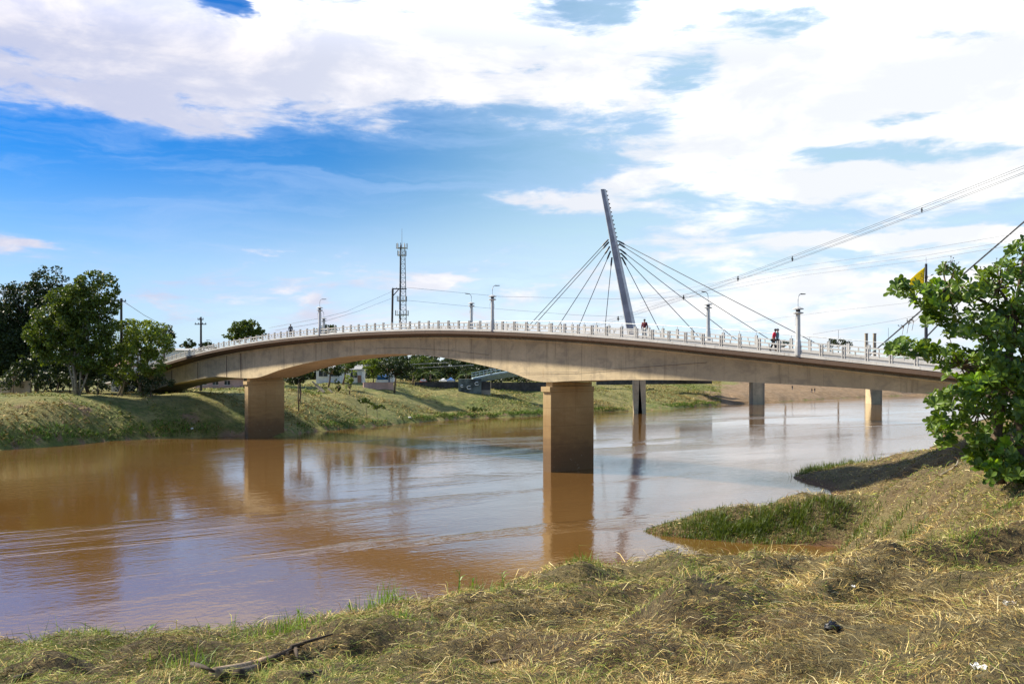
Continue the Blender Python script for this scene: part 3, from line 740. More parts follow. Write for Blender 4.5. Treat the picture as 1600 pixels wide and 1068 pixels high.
for (x, z, a) in ((-.42,-.95,.5),(-.35,-1.05,-.6),(-.50,-1.12,1.2),(-.33,-1.25,.2)):
    emb.tube([(x-.10*math.cos(a), -.16, fh+z-.10*math.sin(a)), (x, -.16, fh+z), (x+.07, -.16, fh+z+.06*math.cos(3*a))], .018, 4)
emb.build('flag_emblem', 'cloth_black', flag)

def wire(pts3, r, label, mat='wire_grey', sag=0.0, n=14):
    p = [Vector(q) for q in pts3]
    if len(p) == 2: p = [p[0].lerp(p[1], u)-Vector((0, 0, sag*4*u*(1-u))) for u in np.linspace(0, 1, n)]
    o0 = p[0]; mbw = MB().tube([q-o0 for q in p], r, 4); o = mbw.build('overhead_wire', mat, None, loc=tuple(o0)); tag(o, label, 'wire', 'overhead wires'); return o
# power-line bundle with spacers, climbing to the right
A0, A1 = W(880,522,330), W(1760,205,95)
lbs = ('highest wire of the spacer bundle climbing to the upper right','second wire of the spacer bundle climbing to the upper right','third wire of the spacer bundle climbing to the upper right','lowest wire of the spacer bundle climbing to the upper right')
def bpt(u): return A0.lerp(A1, u)-Vector((0,0,1.6*4*u*(1-u)))
for (dx_, dz_), lb in zip(((0,.62),(-.3,.25),(.3,.05),(0,-.25)), lbs):
    wire([bpt(u)+Vector((dx_,0,dz_)) for u in np.linspace(0,1,24)], .024, lb, 'wire_black')
sp_lab = ('leftmost spacer clamp on the wire bundle, at the mast','spacer clamp on the wire bundle just right of the mast','spacer clamp on the wire bundle above the far lamp post','spacer clamp on the wire bundle above the near lamp post','rightmost spacer clamp on the wire bundle, high above the flag')
for px, lb in zip((966,1068,1153,1238,1440), sp_lab):
    u = min(np.linspace(0,1,2000), key=lambda q: abs(800+F*bpt(q).x/bpt(q).y-px)); c_ = bpt(u)
    k = c_.y/200; o = MB().lathe([(.06,-.75),(.28,-.5),(.10,-.25),(.42,-.08),(.42,.12),(.12,.25),(.26,.6),(.06,.95)], 8).build('spacer_clamp', 'dark_steel', None, loc=tuple(c_+Vector((0,0,.1))))
    o.scale = (max(.22, k*.62),)*3
    tag(o, lb, 'wire spacer', 'spacers on the wire bundle')
wire([W(636,449,258),W(780,463,275),W(960,467,280),W(1130,462,330)], .032, 'upper thin wire running right from the bracket pole')
wire([W(625,468,258),W(760,481,275),W(900,492,270),W(1010,496,300)], .030, 'lower thin wire running right from the bracket pole')
wire([W(613,455,258),W(540,487,215),W(500,497,176),W(420,512,185)], .028, 'upper wire descending left from the bracket pole')
wire([W(622,462,258),W(560,486,222),W(500,504,186),W(430,516,190)], .028, 'lower wire descending left from the bracket pole')
for i, (y0, y1, lb) in enumerate(((449,374,'top one of three long wires crossing behind the flag'),(457,384,'middle one of three long wires crossing behind the flag'),(462,391,'bottom one of three long wires crossing behind the flag'))):
    wire([W(1000,y0+16,300),W(1250,(y0+y1)/2+4,240),W(1440,y1+16,180),W(1640,y1-18,130)], .028, lb)
wire([W(1150,505,260),W(1300,486,220),W(1445,470,180),W(1600,440,150)], .026, 'faint wire passing behind the near lamp post on the right')
wire([W(1270,522,260),W(1400,500,210),W(1500,476,170)], .035, 'faint wire rising to the tree from the right end of the railing')
wire([W(192,470,165),W(225,492,195),W(262,512,235)], .05, 'short wire with clamps right of the tall left tree', 'wire_grey')
def webwire(tz, lb): wire([Vector((PB[0],PB[1],0))+Vector(bp(t_,-3.12,z)) for t_,z in tz], .015, lb, 'wire_black')
webwire([(-20,10.75),(-12,10.35),(-4,9.95),(4,9.85)], 'thin cable drooping along the girder right above the near pier')
webwire([(31,12.85),(24,12.75),(16,12.35),(9,11.75)], 'thin cable drooping along the girder left of the near pier')
for px0,px1,y,lb in ((545,700,(571,566),'upper wire strung beneath the arch before the trees'),(550,740,(577,570),'lower wire strung beneath the arch before the trees')):
    wire([W(px0,y[0],238),W((px0+px1)/2,(y[0]+y[1])/2+1.5,238),W(px1,y[1],238)], .06, lb)

# ------------------------------------------------------------------ buildings and walls on the far bank
def house(px0, px1, ytop, D, dep, wall, roof, label, wins, cat='house', roof_over=.5, rise=1.2):
    x0, x1 = (px0-800)/F*D, (px1-800)/F*D; g_ = min(ground(px0, D), ground(px1, D))-.4; zt = 10+(580-ytop)/F*D
    o = empty('house', ((x0+x1)/2, D, g_), label, cat); h_ = zt-g_; w_ = x1-x0
    MB().box((0, dep/2, h_/2), (w_, dep, h_)).build('wall', wall, o)
    r_ = MB(); a, b_ = w_/2+roof_over, dep/2+roof_over
    r_.v = [(-a, dep/2-b_, h_),(a, dep/2-b_, h_),(a, dep/2+b_, h_),(-a, dep/2+b_, h_),(-a, dep/2, h_+rise),(a, dep/2, h_+rise),(-a, dep/2-b_, h_-.15),(a, dep/2-b_, h_-.15),(a, dep/2+b_, h_-.15),(-a, dep/2+b_, h_-.15)]
    r_.f = [(0,1,5,4),(2,3,4,5),(6,9,8,7),(0,6,7,1),(1,7,8,2),(2,8,9,3),(3,9,6,0),(0,4,3),(1,2,5)]
    r_.build('roof', roof, o)
    for kind, fx, fz, fw_, fh_ in wins:
        q = MB().box((fx*w_, -.03, fz*h_), (fw_, .1, fh_)).build(kind, 'window_dark' if kind == 'window' else 'roof_tile', o)
        if kind == 'window':
            MB().box((fx*w_, -.08, fz*h_-fh_/2-.06), (fw_+.2, .18, .1)).build('sill', 'wall_white', q); MB().box((fx*w_, -.085, fz*h_), (.06, .04, fh_)).build('frame', 'wall_white', q)
    return o
house(494, 531, 576, 232, 6, 'wall_white', 'roof_grey', 'low white kiosk with dark openings among trees under the arch', (('window',-.2,.72,2.0,1.3),('window',.25,.72,1.6,1.3)))
house(540, 566, 577, 240, 5, 'wall_white', 'roof_grey', 'pale kiosk with grey roof right of the white one under the arch', (('window',0,.65,1.6,1.2),('door',.33,.4,.9,1.9)))
house(600, 614, 579, 246, 4, 'wall_white', 'roof_tile', 'small white gabled house behind the trees beneath the arch', (('window',0,.7,.9,1.0),))
house(757, 772, 563, 330, 6, 'wall_white', 'roof_grey', 'white upper storey showing above the palm under the arch', (('window',0,.85,1.2,1.0),))
house(160, 322, 547, 236, 14, 'wall_white', 'roof_grey', 'long white warehouse with a low grey roof behind the left bridge end', (('window',.1,.4,2,1.2),('window',.3,.4,2,1.2)), 'warehouse', .3, .6)
house(300, 392, 590, 218, 8, 'wall_pink', 'roof_tile', 'long pinkish building seen beneath the left end span', (('window',-.3,.6,1.2,.9),('window',-.1,.6,1.2,.9),('window',.1,.6,1.2,.9)))
house(174, 194, 572, 186, 5, 'wall_white', 'roof_tile', 'white house with a red band glimpsed between the left bank trees', (('window',0,.6,1.4,1.2),('door',.3,.3,.8,2.0)))
def lowwall(px0, px1, ytop, D0_, D1_, mat, label, name='low_wall', cat='wall', th=.3, panels=10, ybot=None):
    a, b_ = W(px0, ytop, D0_), W(px1, ytop, D1_); g0 = min(ground(px0, D0_), ground(px1, D1_))-.5 if ybot is None else EYE+(HZ-ybot)/F*D0_
    o = empty(name, (a.x, a.y, g0), label, cat); d_ = b_-a; rz = math.atan2(d_.y, d_.x); L = math.hypot(d_.x, d_.y); h_ = a.z-g0
    for k in range(panels):
        c_ = ((k+.5)/panels)*L; MB().box((c_*math.cos(rz), c_*math.sin(rz), h_/2), (L/panels-.12, th, h_), rz).build('panel', mat, o)
    MB().box((L/2*math.cos(rz), L/2*math.sin(rz), h_+.06), (L+.1, th+.1, .12), rz).build('coping', mat, o)
    for k in range(panels+1):
        c_ = k/panels*L; MB().box((c_*math.cos(rz), c_*math.sin(rz), h_/2-.01), (.118, th+.06, h_), rz).build('wall_post', mat, o)
    return o
lowwall(-60, 48, 596, 172, 168, 'wall_beige', 'beige garden wall behind the trees at the left edge')
lowwall(568, 614, 598, 222, 226, 'wall_pink', 'low pink wall at the top of the grass under the arch')
lowwall(648, 720, 597, 240, 244, 'wall_dark', 'long dark retaining wall left of the footbridge landing block')
lowwall(767, 868, 598, 252, 262, 'wall_dark', 'dark retaining wall between the landing block and the near pier')
lowwall(932, 1112, 588.5, 290, 318, 'wall_dark', 'black fence along the bank top right of the near pier', 'dark_fence', 'fence', .2, 22, 601)
# stalls and parked boats on the promenade
def stall(px, y, D, w_, mat, label):
    o = empty('market_stall', ((px-800)/F*D, D, ground(px, D)), label, 'stall'); h_ = 10+(580-y)/F*D-o.location.z
    a = w_/2
    for sx in (-1, 1):
        for sy in (0, 2.2): MB().box((sx*(a-.1), sy, h_/2), (.1, .1, h_)).build('leg', 'grey_steel', o)
    c_ = MB(); c_.v = [(-a,-.2,h_),(a,-.2,h_),(a,2.4,h_),(-a,2.4,h_),(0,1.1,h_+.8)]; c_.f = [(0,1,4),(1,2,4),(2,3,4),(3,0,4),(3,2,1,0)]; c_.build('canopy', mat, o)
    MB().box((0,.3,.55), (w_-.4,.6,1.0)).build('counter', 'wall_white', o)
    MB().box((0,2.3,h_*.5), (w_,.05,h_*.9)).build('back_curtain', mat, o)
stall(597, 588, 236, 3.2, 'blue_cloth', 'blue tarp stall beneath the arch beside a pink wall')
stall(692, 595, 258, 2.2, 'wall_white', 'white canopy stall on the promenade left of the palm')
stall(704, 594, 260, 2.2, 'blue_cloth', 'small blue canopy stall right of the palm beneath the arch')
stall(661, 596, 256, 1.8, 'red_paint', 'small red canopy stall beneath the arch left of the palm')

# ------------------------------------------------------------------ people
def skin_obj(name, joints, edges, mat, parent, sub=1):
    me = bpy.data.meshes.new(name); me.from_pydata([j[0] for j in joints], edges, []); me.update(); me.materials.append(MAT[mat])
    o = bpy.data.objects.new(name, me); COL.objects.link(o); o.parent = parent
    md = o.modifiers.new('skin', 'SKIN'); md.use_smooth_shade = True
    for sv, j in zip(me.skin_vertices[0].data, joints): sv.radius = (j[1], j[2] if len(j) > 2 else j[1])
    me.skin_vertices[0].data[0].use_root = True
    o.modifiers.new('sub', 'SUBSURF').render_levels = sub
    return o
def person(loc, rz, label, shirt, trousers, lean=0.0, stride=.18, h=1.68, longsleeve=True, cap=None):
    o = empty('person', loc, label, 'person', None, rz); k = h/1.7; l = lean
    P_ = lambda x, y, z: (x*k, (y-l*max(0, z-.9))*k, z*k)
    J = [(P_(0,0,.93),.13,.10),(P_(0,0,1.12),.13,.095),(P_(0,0,1.36),.155,.10),(P_(0,0,1.46),.07,.06),(P_(0,-.01,1.53),.055,.055),(P_(0,-.015,1.61),.085,.095),(P_(0,-.015,1.68),.07,.08),
         (P_(-.19,0,1.40),.055),(P_(-.25,.02+.05*stride,1.14),.045),(P_(-.24,-.10,.92),.034),(P_(-.235,-.13,.83),.038,.022),(P_(-.23,-.145,.76),.024,.014),
         (P_(.19,0,1.40),.055),(P_(.25,.03,1.14),.045),(P_(.24,.08,.90),.034),(P_(.235,.09,.81),.038,.022),(P_(.23,.095,.74),.024,.014),
         (P_(-.09,0,.86),.085),(P_(-.10,-stride*.55,.48),.062),(P_(-.10,-stride*.7,.08),.042),(P_(-.11,-stride*.7-.15,.04),.038,.028),
         (P_(.09,0,.86),.085),(P_(.10,stride*.3,.48),.062),(P_(.10,stride,.08),.042),(P_(.11,stride-.15,.04),.038,.028)]
    E_ = [(0,1),(1,2),(2,3),(3,4),(4,5),(5,6),(2,7),(7,8),(8,9),(9,10),(10,11),(2,12),(12,13),(13,14),(14,15),(15,16),(0,17),(17,18),(18,19),(19,20),(0,21),(21,22),(22,23),(23,24)]
    body = skin_obj('body', J, E_, 'skin', o)
    g = lambda i, e_: (J[i][0], J[i][1]+e_, (J[i][2] if len(J[i]) > 2 else J[i][1])+e_)
    S = [g(0,.035),g(1,.04),g(2,.03),g(7,.03),g(8,.028),g(12,.03),g(13,.028)]; ES = [(0,1),(1,2),(2,3),(3,4),(2,5),(5,6)]
    if longsleeve: S += [g(9,.026),g(14,.026)]; ES += [(4,7),(6,8)]
    skin_obj('shirt', S, ES, shirt, o)
    skin_obj('trousers', [g(0,.022),g(17,.02),g(18,.024),g(19,.024),g(21,.02),g(22,.024),g(23,.024)], [(0,1),(1,2),(2,3),(0,4),(4,5),(5,6)], trousers, o)
    hp = P_(0,.012,1.645); hb_ = MB().lathe([(.02,.10),(.07,.085),(.10,.03),(.105,-.02),(.09,-.06)][::-1], 10, hp); hb_.build('cap' if cap else 'hair', cap or 'hair', o, smooth=True)
    fz = P_(0,-.115,1.60); MB().loft([[(fz[0]+sx*.016, fz[1]+.02, fz[2]+sz) for sx, sz in ((-1,-.02),(1,-.02),(.4,.03),(-.4,.03))],[(fz[0]+sx*.010, fz[1]-.015, fz[2]+sz) for sx, sz in ((-1,-.018),(1,-.018),(.3,.0),(-.3,.0))]]).build('nose', 'skin', body)
    for sx in (-1, 1): MB().box((fz[0]+sx*.034, fz[1]+.014, fz[2]+.02), (.022,.012,.012)).build('eye', 'hair', body)
    return o
def on_bridge(px, off):
    o_ = PB+BN*off; s_ = (px-800)/F; t_ = (o_[0]-s_*o_[1])/(s_*BD[1]-BD[0]); return (o_[0]+t_*BD[0], o_[1]+t_*BD[1], float(zdeck(t_))+.222)
person(on_bridge(1007, -4.45), -.5, 'person in a maroon jacket and pale trousers walking right of the leaning mast', 'cloth_maroon', 'cloth_pale')
person(on_bridge(1208, -4.4), 1.1, 'person in a bright red top and dark shorts walking on the bridge', 'cloth_red', 'cloth_black', .25, .3, 1.7, False)
person(on_bridge(1214.5, -3.95), 1.1, 'person in a grey cap half hidden behind the one in red', 'cloth_cyan', 'cloth_grey', .05, .2, 1.74, True, 'cloth_grey')
person(on_bridge(454, -4.4), 0.2, 'person in dark grey standing at the railing on the left of the bridge', 'cloth_grey', 'cloth_black', .05, .08, 1.74)
for px, D, lb in ((1238,372,'small dark figure alone on the brown dirt bank'),(1268.5,372,'left one of the two distant figures on the dirt bank'),(1273,374,'right one of the two distant figures on the dirt bank')):
    x = (px-800)/F*D; person((x, D, ground(px, D)), .3, lb, 'cloth_black', 'cloth_grey', 0, .15, 1.75)

# ------------------------------------------------------------------ trees
def leaf_cloud(centers, radii, n, size, seed, squash=1.0, droop=0.25):
    """n small folded leaves scattered in the shells of clumps; returns verts, quads, tint"""
    r = np.random.default_rng(seed); k = r.choice(len(centers), n, p=(radii**2)/np.sum(radii**2))
    u = r.normal(size=(n, 3)); u /= np.linalg.norm(u, axis=1)[:, None]
    rad = radii[k]*np.cbrt(r.uniform(.12, 1, n)); c_ = centers[k]+u*rad[:, None]*np.array([1, 1, squash])
    d1 = u+r.normal(size=(n, 3))*.9; d1[:, 2] -= droop; d1 /= np.linalg.norm(d1, axis=1)[:, None]
    d2 = np.cross(d1, r.normal(size=(n, 3))); d2 /= np.linalg.norm(d2, axis=1)[:, None]
    s_ = size*r.uniform(.6, 1.35, n)[:, None]
    a = c_-d1*s_*.5; b_ = c_+d2*s_*.30; e = c_+d1*s_*.5; f_ = c_-d2*s_*.30
    v = np.stack([a, b_, e, f_], 1).reshape(-1, 3); q = np.arange(4*n).reshape(n, 4)
    tint = np.repeat(np.clip(r.uniform(0, .8, n)+.18*(r.random(len(centers))[k]), 0, .98), 4)
    return v, q, tint
TREE_N = [0]
def tree(name, label, bpx, D, crowns, leaf, trunk='bark_brown', stems=1, tr=.25, size=.42, dens=1.0, cat='tree', group=None, zbase=None, spread=.06, palm=False):
    """crowns: (px, py, rx, ry) clumps in photo units at the tree's own distance"""
    TREE_N[0] += 1; sd = TREE_N[0]; r = np.random.default_rng(100+sd)
    x = (bpx-800)/F*D; g_ = ground(bpx, D) if zbase is None else zbase
    o = empty(name, (x, D, g_), label, cat, group)
    cs = []; rs = []
    for px, py, rx, ry in crowns:
        c0 = W(px, py, D); ax, az_ = rx/F*D, ry/F*D
        m_ = max(7, int(11*dens*(ax*az_)**.5))
        for _ in range(m_):
            u = r.normal(size=3); u /= np.linalg.norm(u); q = r.uniform(.25, 1)**.5
            cs.append((c0.x-x+u[0]*ax*q*.86, u[1]*ax*q*.8, c0.z-g_+u[2]*az_*q*.86)); rs.append(r.uniform(.16, .34)*(ax*az_)**.5)
    cs = np.array(cs); rs = np.array(rs)
    n = int(dens*np.sum(rs**2)*75/(size/.42)**2); n = int(np.clip(n, 500, 26000))
    v, q, tint = leaf_cloud(cs, rs, n, size, 500+sd, .75)
    cr = link('crown', npmesh('crown', v, q, {'tint': ('POINT', 'FLOAT', tint)}), leaf, o)
    ctr = cs.mean(0); low = cs[:, 2].min()
    fork = max(.4, (low+.15*(ctr[2]-low)))
    for s_ in range(stems):
        a0 = 2*math.pi*s_/max(stems, 1)+r.uniform(0, 1); off = 0 if stems == 1 else .35
        p0 = Vector((off*math.cos(a0), off*math.sin(a0), -.3)); 
        tgt = Vector(cs[r.integers(len(cs))]) if stems > 1 else Vector(ctr)
        p1 = p0.lerp(Vector((tgt.x, tgt.y, p0.z)), .35 if stems > 1 else .5); p1.z = fork
        tb = MB().tube([p0, p0.lerp(p1, .5)+Vector((r.normal()*.08, r.normal()*.08, 0)), p1], [tr*1.2, tr, tr*.75], 7).build('trunk', trunk, o, smooth=True)
        lm = MB()
        idx = r.choice(len(cs), min(len(cs), 9 if stems == 1 else 5), replace=False)
        for i in idx:
            t_ = Vector(cs[i]); mid = p1.lerp(t_, .5)+Vector((r.normal()*.3, r.normal()*.3, .25*abs(t_.z-p1.z)))
            lm.tube([p1, mid, t_], [tr*.6, tr*.38, tr*.12], 5, False)
        lm.build('limbs', trunk, tb, smooth=True)
    return o
LG = 'trees on the left bank'
tree('broad_tree', 'tall dark tree behind the pale-trunked one on the left bank', 58, 182, [(75,440,34,26),(40,470,45,36),(90,480,60,45),(50,530,70,50),(15,500,40,40),(30,570,50,26)], 'leaf_dark', tr=.4, size=.5, group=LG)
tree('broad_tree', 'dark tree cut by the left edge of the picture', -18, 178, [(-20,500,45,42),(0,540,50,50),(-40,560,50,40),(25,560,40,34)], 'leaf_dark', tr=.35, size=.5, group=LG)
tree('broad_tree', 'large loose green tree with several pale trunks on the left bank', 120, 158, [(150,437,36,16),(120,470,44,34),(160,480,28,26),(90,500,46,36),(140,520,48,36),(85,545,40,28),(150,560,42,24),(176,455,13,16),(65,520,30,30)], 'leaf_mid', 'bark_pale', 6, .15, .46, 1.35, group=LG)
tree('slender_tree', 'slender tree left of the pair beside the bridge end', 186, 164, [(190,525,30,26),(178,560,30,24),(200,508,22,12),(185,590,24,14)], 'leaf_mid', 'bark_pale', 2, .13, .42, group=LG)
tree('slender_tree', 'bright green bushy tree next to the left end of the bridge', 222, 161, [(225,515,34,20),(248,540,27,26),(215,550,36,28),(242,570,26,20),(212,580,26,18)], 'leaf_light', 'bark_brown', 3, .14, .42, 1.2, group=LG)
tree('broad_tree', 'dense green tree filling the gap behind the pale trunks', 140, 172, [(140,560,44,30),(105,570,40,26),(170,575,36,24),(60,575,40,24)], 'leaf_dark', tr=.3, size=.5, group=LG)
tree('broad_tree', 'dark rounded crown showing behind the bushy tree at the bridge end', 258, 215, [(258,517,20,14),(240,530,20,16),(268,530,12,12)], 'leaf_dark', tr=.3, size=.55)
tree('shrub', 'dark low shrub under the left end of the bridge', 232, 160, [(228,602,22,18),(250,598,22,14)], 'leaf_dark', tr=.08, size=.34, cat='shrub')
tree('shrub', 'low leafy shrub among the pale trunks on the left bank', 150, 159, [(150,600,18,16),(165,606,12,10)], 'leaf_dark', tr=.08, size=.34, cat='shrub')
tree('sapling', 'small dark sapling at the left edge in front of the beige wall', 22, 164, [(18,590,15,12),(26,577,12,10)], 'leaf_dark', tr=.10, size=.34)
tree('sapling', 'leaning sapling between the left wall and the pale trunks', 90, 164, [(92,588,16,12)], 'leaf_dark', tr=.11, size=.34)
for px, lb in ((15,'shrub added as shade at the left edge before the dark tree'),(70,'shrub added as shade left of the pale trunks'),(108,'shrub added as shade right at the pale trunks'),(196,'shrub added as shade between the slender trees')):
    tree('shrub', lb, px, 168, [(px,598,26,15),(px+6,585,20,13)], 'leaf_dark', tr=.08, size=.42, cat='shrub', group='shrubs added as shade on the left bank')  # dark shrubs added to stand for the shadow behind the trunks
for i, (px, lb) in enumerate(((40,'leftmost dark hedge clump behind the left bank trees'),(85,'second dark hedge clump behind the left bank trees'),(128,'dark hedge clump straight behind the pale trunks'),(170,'rightmost dark hedge clump behind the left bank trees'))):
    tree('hedge_clump', lb, px, 196, [(px,590,34,20),(px+8,572,28,18)], 'leaf_dark', tr=.1, size=.55, cat='hedge', group='hedge clumps behind the left trees')
tree('round_tree', 'round dense tree showing above the left part of the railing', 383, 212, [(383,516,28,15),(368,524,20,12),(402,522,17,12),(388,506,18,8)], 'leaf_mid', tr=.35, size=.5, dens=1.5)
tree('palm_like_tree', 'small dark tree left of the wooden pole above the warehouse', 296, 262, [(296,537,13,8),(288,540,9,6)], 'leaf_dark', tr=.2, size=.6)
tree('palm_like_tree', 'small dark tree right of the wooden pole above the warehouse', 322, 258, [(322,539,14,8),(330,543,9,7)], 'leaf_dark', tr=.2, size=.6)
tree('round_tree', 'dark crown right behind the two small lamp posts on the left', 516, 235, [(516,514,17,8),(502,518,12,7)], 'leaf_dark', tr=.3, size=.55)
UG = 'trees under the arch'
for lb, bpx, D, cr, lf in (
    ('dark bushy tree right beside the left pier under the arch', 468, 178, [(468,584,24,15),(455,590,16,12),(482,577,14,12)], 'leaf_dark'),
    ('tree with a dark trunk in front of the white kiosk', 512, 212, [(515,574,22,11),(528,578,14,9)], 'leaf_dark'),
    ('mid green tree between the kiosk and the concrete pole', 535, 224, [(540,572,20,12),(552,566,16,10)], 'leaf_mid'),
    ('bright green tree left of the centre beneath the arch', 583, 226, [(583,570,22,13),(590,580,16,12)], 'leaf_light'),
    ('dark spreading tree at the centre beneath the arch', 616, 222, [(620,570,30,14),(612,580,24,12),(636,576,18,12)], 'leaf_dark'),
    ('small leafy tree at the stall right of the centre tree', 645, 240, [(648,582,14,10),(644,570,16,10)], 'leaf_mid'),
    ('dark tree behind the palm beneath the arch', 700, 275, [(700,572,26,12),(715,580,20,12)], 'leaf_dark'),
    ('dark leafy tree left of the landing block', 735, 272, [(738,578,24,12),(722,586,16,9)], 'leaf_dark'),
    ('broad dark tree behind the blue stall beneath the arch', 600, 268, [(600,568,30,16),(580,578,20,12)], 'leaf_dark'),
    ('broad mid green tree behind the red stall beneath the arch', 655, 272, [(658,570,28,14),(672,580,18,10)], 'leaf_mid'),
    ('tree partly hidden by the footbridge deck under the arch', 790, 285, [(792,588,26,10)], 'leaf_dark')):
    tree('bank_tree', lb, bpx, D, cr, lf, tr=.2, size=.5, dens=1.2, group=UG)
BK = ['behind the bush beside the left pier','behind the left half of the white kiosk','behind the right half of the white kiosk','above the pale kiosk roof','left of the concrete pole','straight behind the blue stall','behind the small gabled house','right of the spreading centre tree','left of the first palm','right of the first palm','above the landing block','above the footbridge deck','left of the near pier']
for i, px in enumerate(range(436, 870, 34)):
    tree('backdrop_tree', 'dark tree of the backdrop row '+BK[i], px, 300+(i*37 % 40), [(px,575,30,22),(px+10,564,22,14),(px-8,590,26,14)], 'leaf_dark', tr=.3, size=.8, dens=1.0, group='dark tree row behind the arch')
for px, lb in ((446,'dark bush between the left pier and the kiosk'),(640,'dark bush behind the red stall'),(676,'dark bush at the foot of the first palm'),(716,'dark bush left of the landing block'),(780,'dark bush under the footbridge deck'),(826,'dark bush left of the near pier behind the wall')):
    tree('bank_bush', lb, px, 268, [(px,591,22,9),(px+10,585,14,8)], 'leaf_dark', tr=.1, size=.6, cat='bush', group='dark bushes on the far promenade')
tree('sapling', 'thin sapling on the grass slope left of the ditch', 529, 200, [(529,606,5,6),(527,596,5,6)], 'leaf_mid', tr=.10, size=.3)
tree('sapling', 'taller yellow-green sapling on the grass slope by the ditch', 546.5, 200, [(547,592,11,9),(545,605,7,6),(552,582,7,6)], 'leaf_light', tr=.12, size=.32)
tree('sapling', 'small dark tree on the grass right beside the left pier', 467, 172, [(467,590,14,9)], 'leaf_dark', tr=.11, size=.34)
for i, (px, py, D, lb) in enumerate(((575,627,184,'upper dark weed clump in the ditch on the grass slope'),(590,635,181,'lower dark weed clump in the ditch on the grass slope'),(748,640,212,'dark green bush at the waterline left of the near pier'))):
    tree('weed_bush', lb, px, D, [(px,py,16,5),(px-9,py-3,10,4)], 'leaf_mid', tr=.04, size=.3, cat='bush')
for lb, bpx, D, cr in (('dark tree crown behind the railing right of the near lamp post', 1310, 430, [(1308,534,18,6),(1322,538,12,6),(1296,540,9,4)]),
                       ('small dark crown behind the railing next to the person in red', 1228, 430, [(1226,536,10,5),(1216,540,8,4)])):
    tree('far_tree', lb, bpx, D, cr, 'leaf_dark', tr=.3, size=.6, dens=1.1, zbase=None)
# palm
def palm(px, D, ytop, label, fl_=4.2):
    g_ = ground(px, D); o = empty('palm_tree', ((px-800)/F*D, D, g_), label, 'palm tree'); h_ = 10+(580-ytop)/F*D-g_
    MB().tube([(0,0,-.3),(.15,0,h_*.5),(.1,0,h_)], [.3,.22,.18], 7).build('trunk', 'bark_brown', o, smooth=True)
    r = np.random.default_rng(int(px))
    for k in range(15):
        a = 2*math.pi*k/15+r.uniform(-.2,.2); up = r.uniform(.1, .8); m_ = MB(); L = fl_*r.uniform(.8,1.1); prev = None
        for j in range(12):
            u = j/11; p_ = Vector((math.cos(a)*L*u*.9, math.sin(a)*L*u*.9, h_+L*(up*u-.75*u*u*(1.1-up*.4))))
            side = Vector((-math.sin(a), math.cos(a), 0)); wd = .55*math.sin(math.pi*min(1,u*.9+.1))+.05
            for s_ in (-1, 1):
                b = len(m_.v); q = p_+side*s_*wd+Vector((math.cos(a)*.25, math.sin(a)*.25, -.22)); m_.v += [tuple(p_), tuple(q), tuple(p_+Vector((math.cos(a)*.2, math.sin(a)*.2, -.02)))]; m_.f.append((b,b+1,b+2))
        me = m_.mesh('frond'); at_ = me.attributes.new('tint','FLOAT','POINT'); at_.data.foreach_set('value', [r.uniform(0,.6)]*len(m_.v)); link('frond', me, 'leaf_mid', o)
palm(672, 248, 583, 'palm with drooping fronds beneath the arch beside the stalls')
palm(728, 262, 585, 'second palm left of the landing block beneath the arch', 3.6)
palm(758, 268, 583, 'third palm half hidden by the footbridge deck beneath the arch', 3.6)

# ------------------------------------------------------------------ the broad-leaved tree on the near bank
TD = 31.0
tb = W(1575, 740, TD); gz0 = float(hnear(np.array([tb.x]), np.array([tb.y]))[0])
bt = empty('almond_tree', (tb.x, tb.y, gz0), 'broad-leaved green tree cut by the right edge on the near bank', 'tree'); BO = Vector((tb.x, tb.y, gz0))
def trunk_path(ps, r0, r1, name='trunk', parent=bt):
    pp = catmull([Vector(p)-BO for p in ps], 5); return MB().tube(pp, list(np.linspace(r0, r1, len(pp))), 9).build(name, 'bark_brown', parent, smooth=True)
c0 = W(1560, 755, TD); c1 = W(1556, 680, TD); c2 = W(1570, 600, TD-.2); c3 = W(1585, 500, TD-.2)
tk = trunk_path([c0, c1, c2, c3], .22, .10)
d0 = W(1592, 758, TD+.5); tk2 = trunk_path([d0, W(1592,680,TD+.5), W(1610,590,TD+.5), W(1640,480,TD+.5)], .27, .10)
CR = [(1425,458,36,13,-.6),(1408,448,12,8,-.6),(1475,462,38,22,-.3),(1520,452,44,30,0),(1480,425,16,10,0),(1570,450,40,42,.2),(1592,388,20,13,.2),(1612,410,40,30,.2),(1545,510,52,34,-.6),(1590,520,52,50,.4),(1478,490,26,22,0),(1455,500,16,10,-.2),
      (1418,548,30,16,-1.0),(1398,543,14,10,-1.0),(1445,548,24,14,-.8),(1490,560,34,20,-.8),(1530,565,36,26,-.8),(1575,585,48,36,0),(1540,600,40,22,-1.2),(1500,628,38,22,-.8),(1465,628,20,14,-.8),(1540,635,40,24,0),(1590,640,44,30,-.3),
      (1468,662,16,20,-1.0),(1480,690,14,10,-1.0),(1500,668,28,18,-.6),(1570,668,44,16,.6),(1545,700,30,16,-.5),(1590,705,34,20,-.5),(1530,690,16,14,-.6),(1550,722,26,14,-.8),(1590,730,30,14,-.8),(1568,742,30,13,-1.2),(1600,748,30,14,-1.0),(1535,728,18,10,-1.0),(1520,712,16,10,-.7),(1450,470,22,20,-.4),(1500,520,30,14,-.2),(1530,600,30,30,.8),(1580,560,50,50,1.0),(1500,600,30,20,.5),(1650,480,60,70,.3),(1650,600,60,60,.3),(1660,700,50,40,.3),(1720,540,60,90,.3)]
rt = np.random.default_rng(21)
ros = []          # rosettes: position, axis, young?
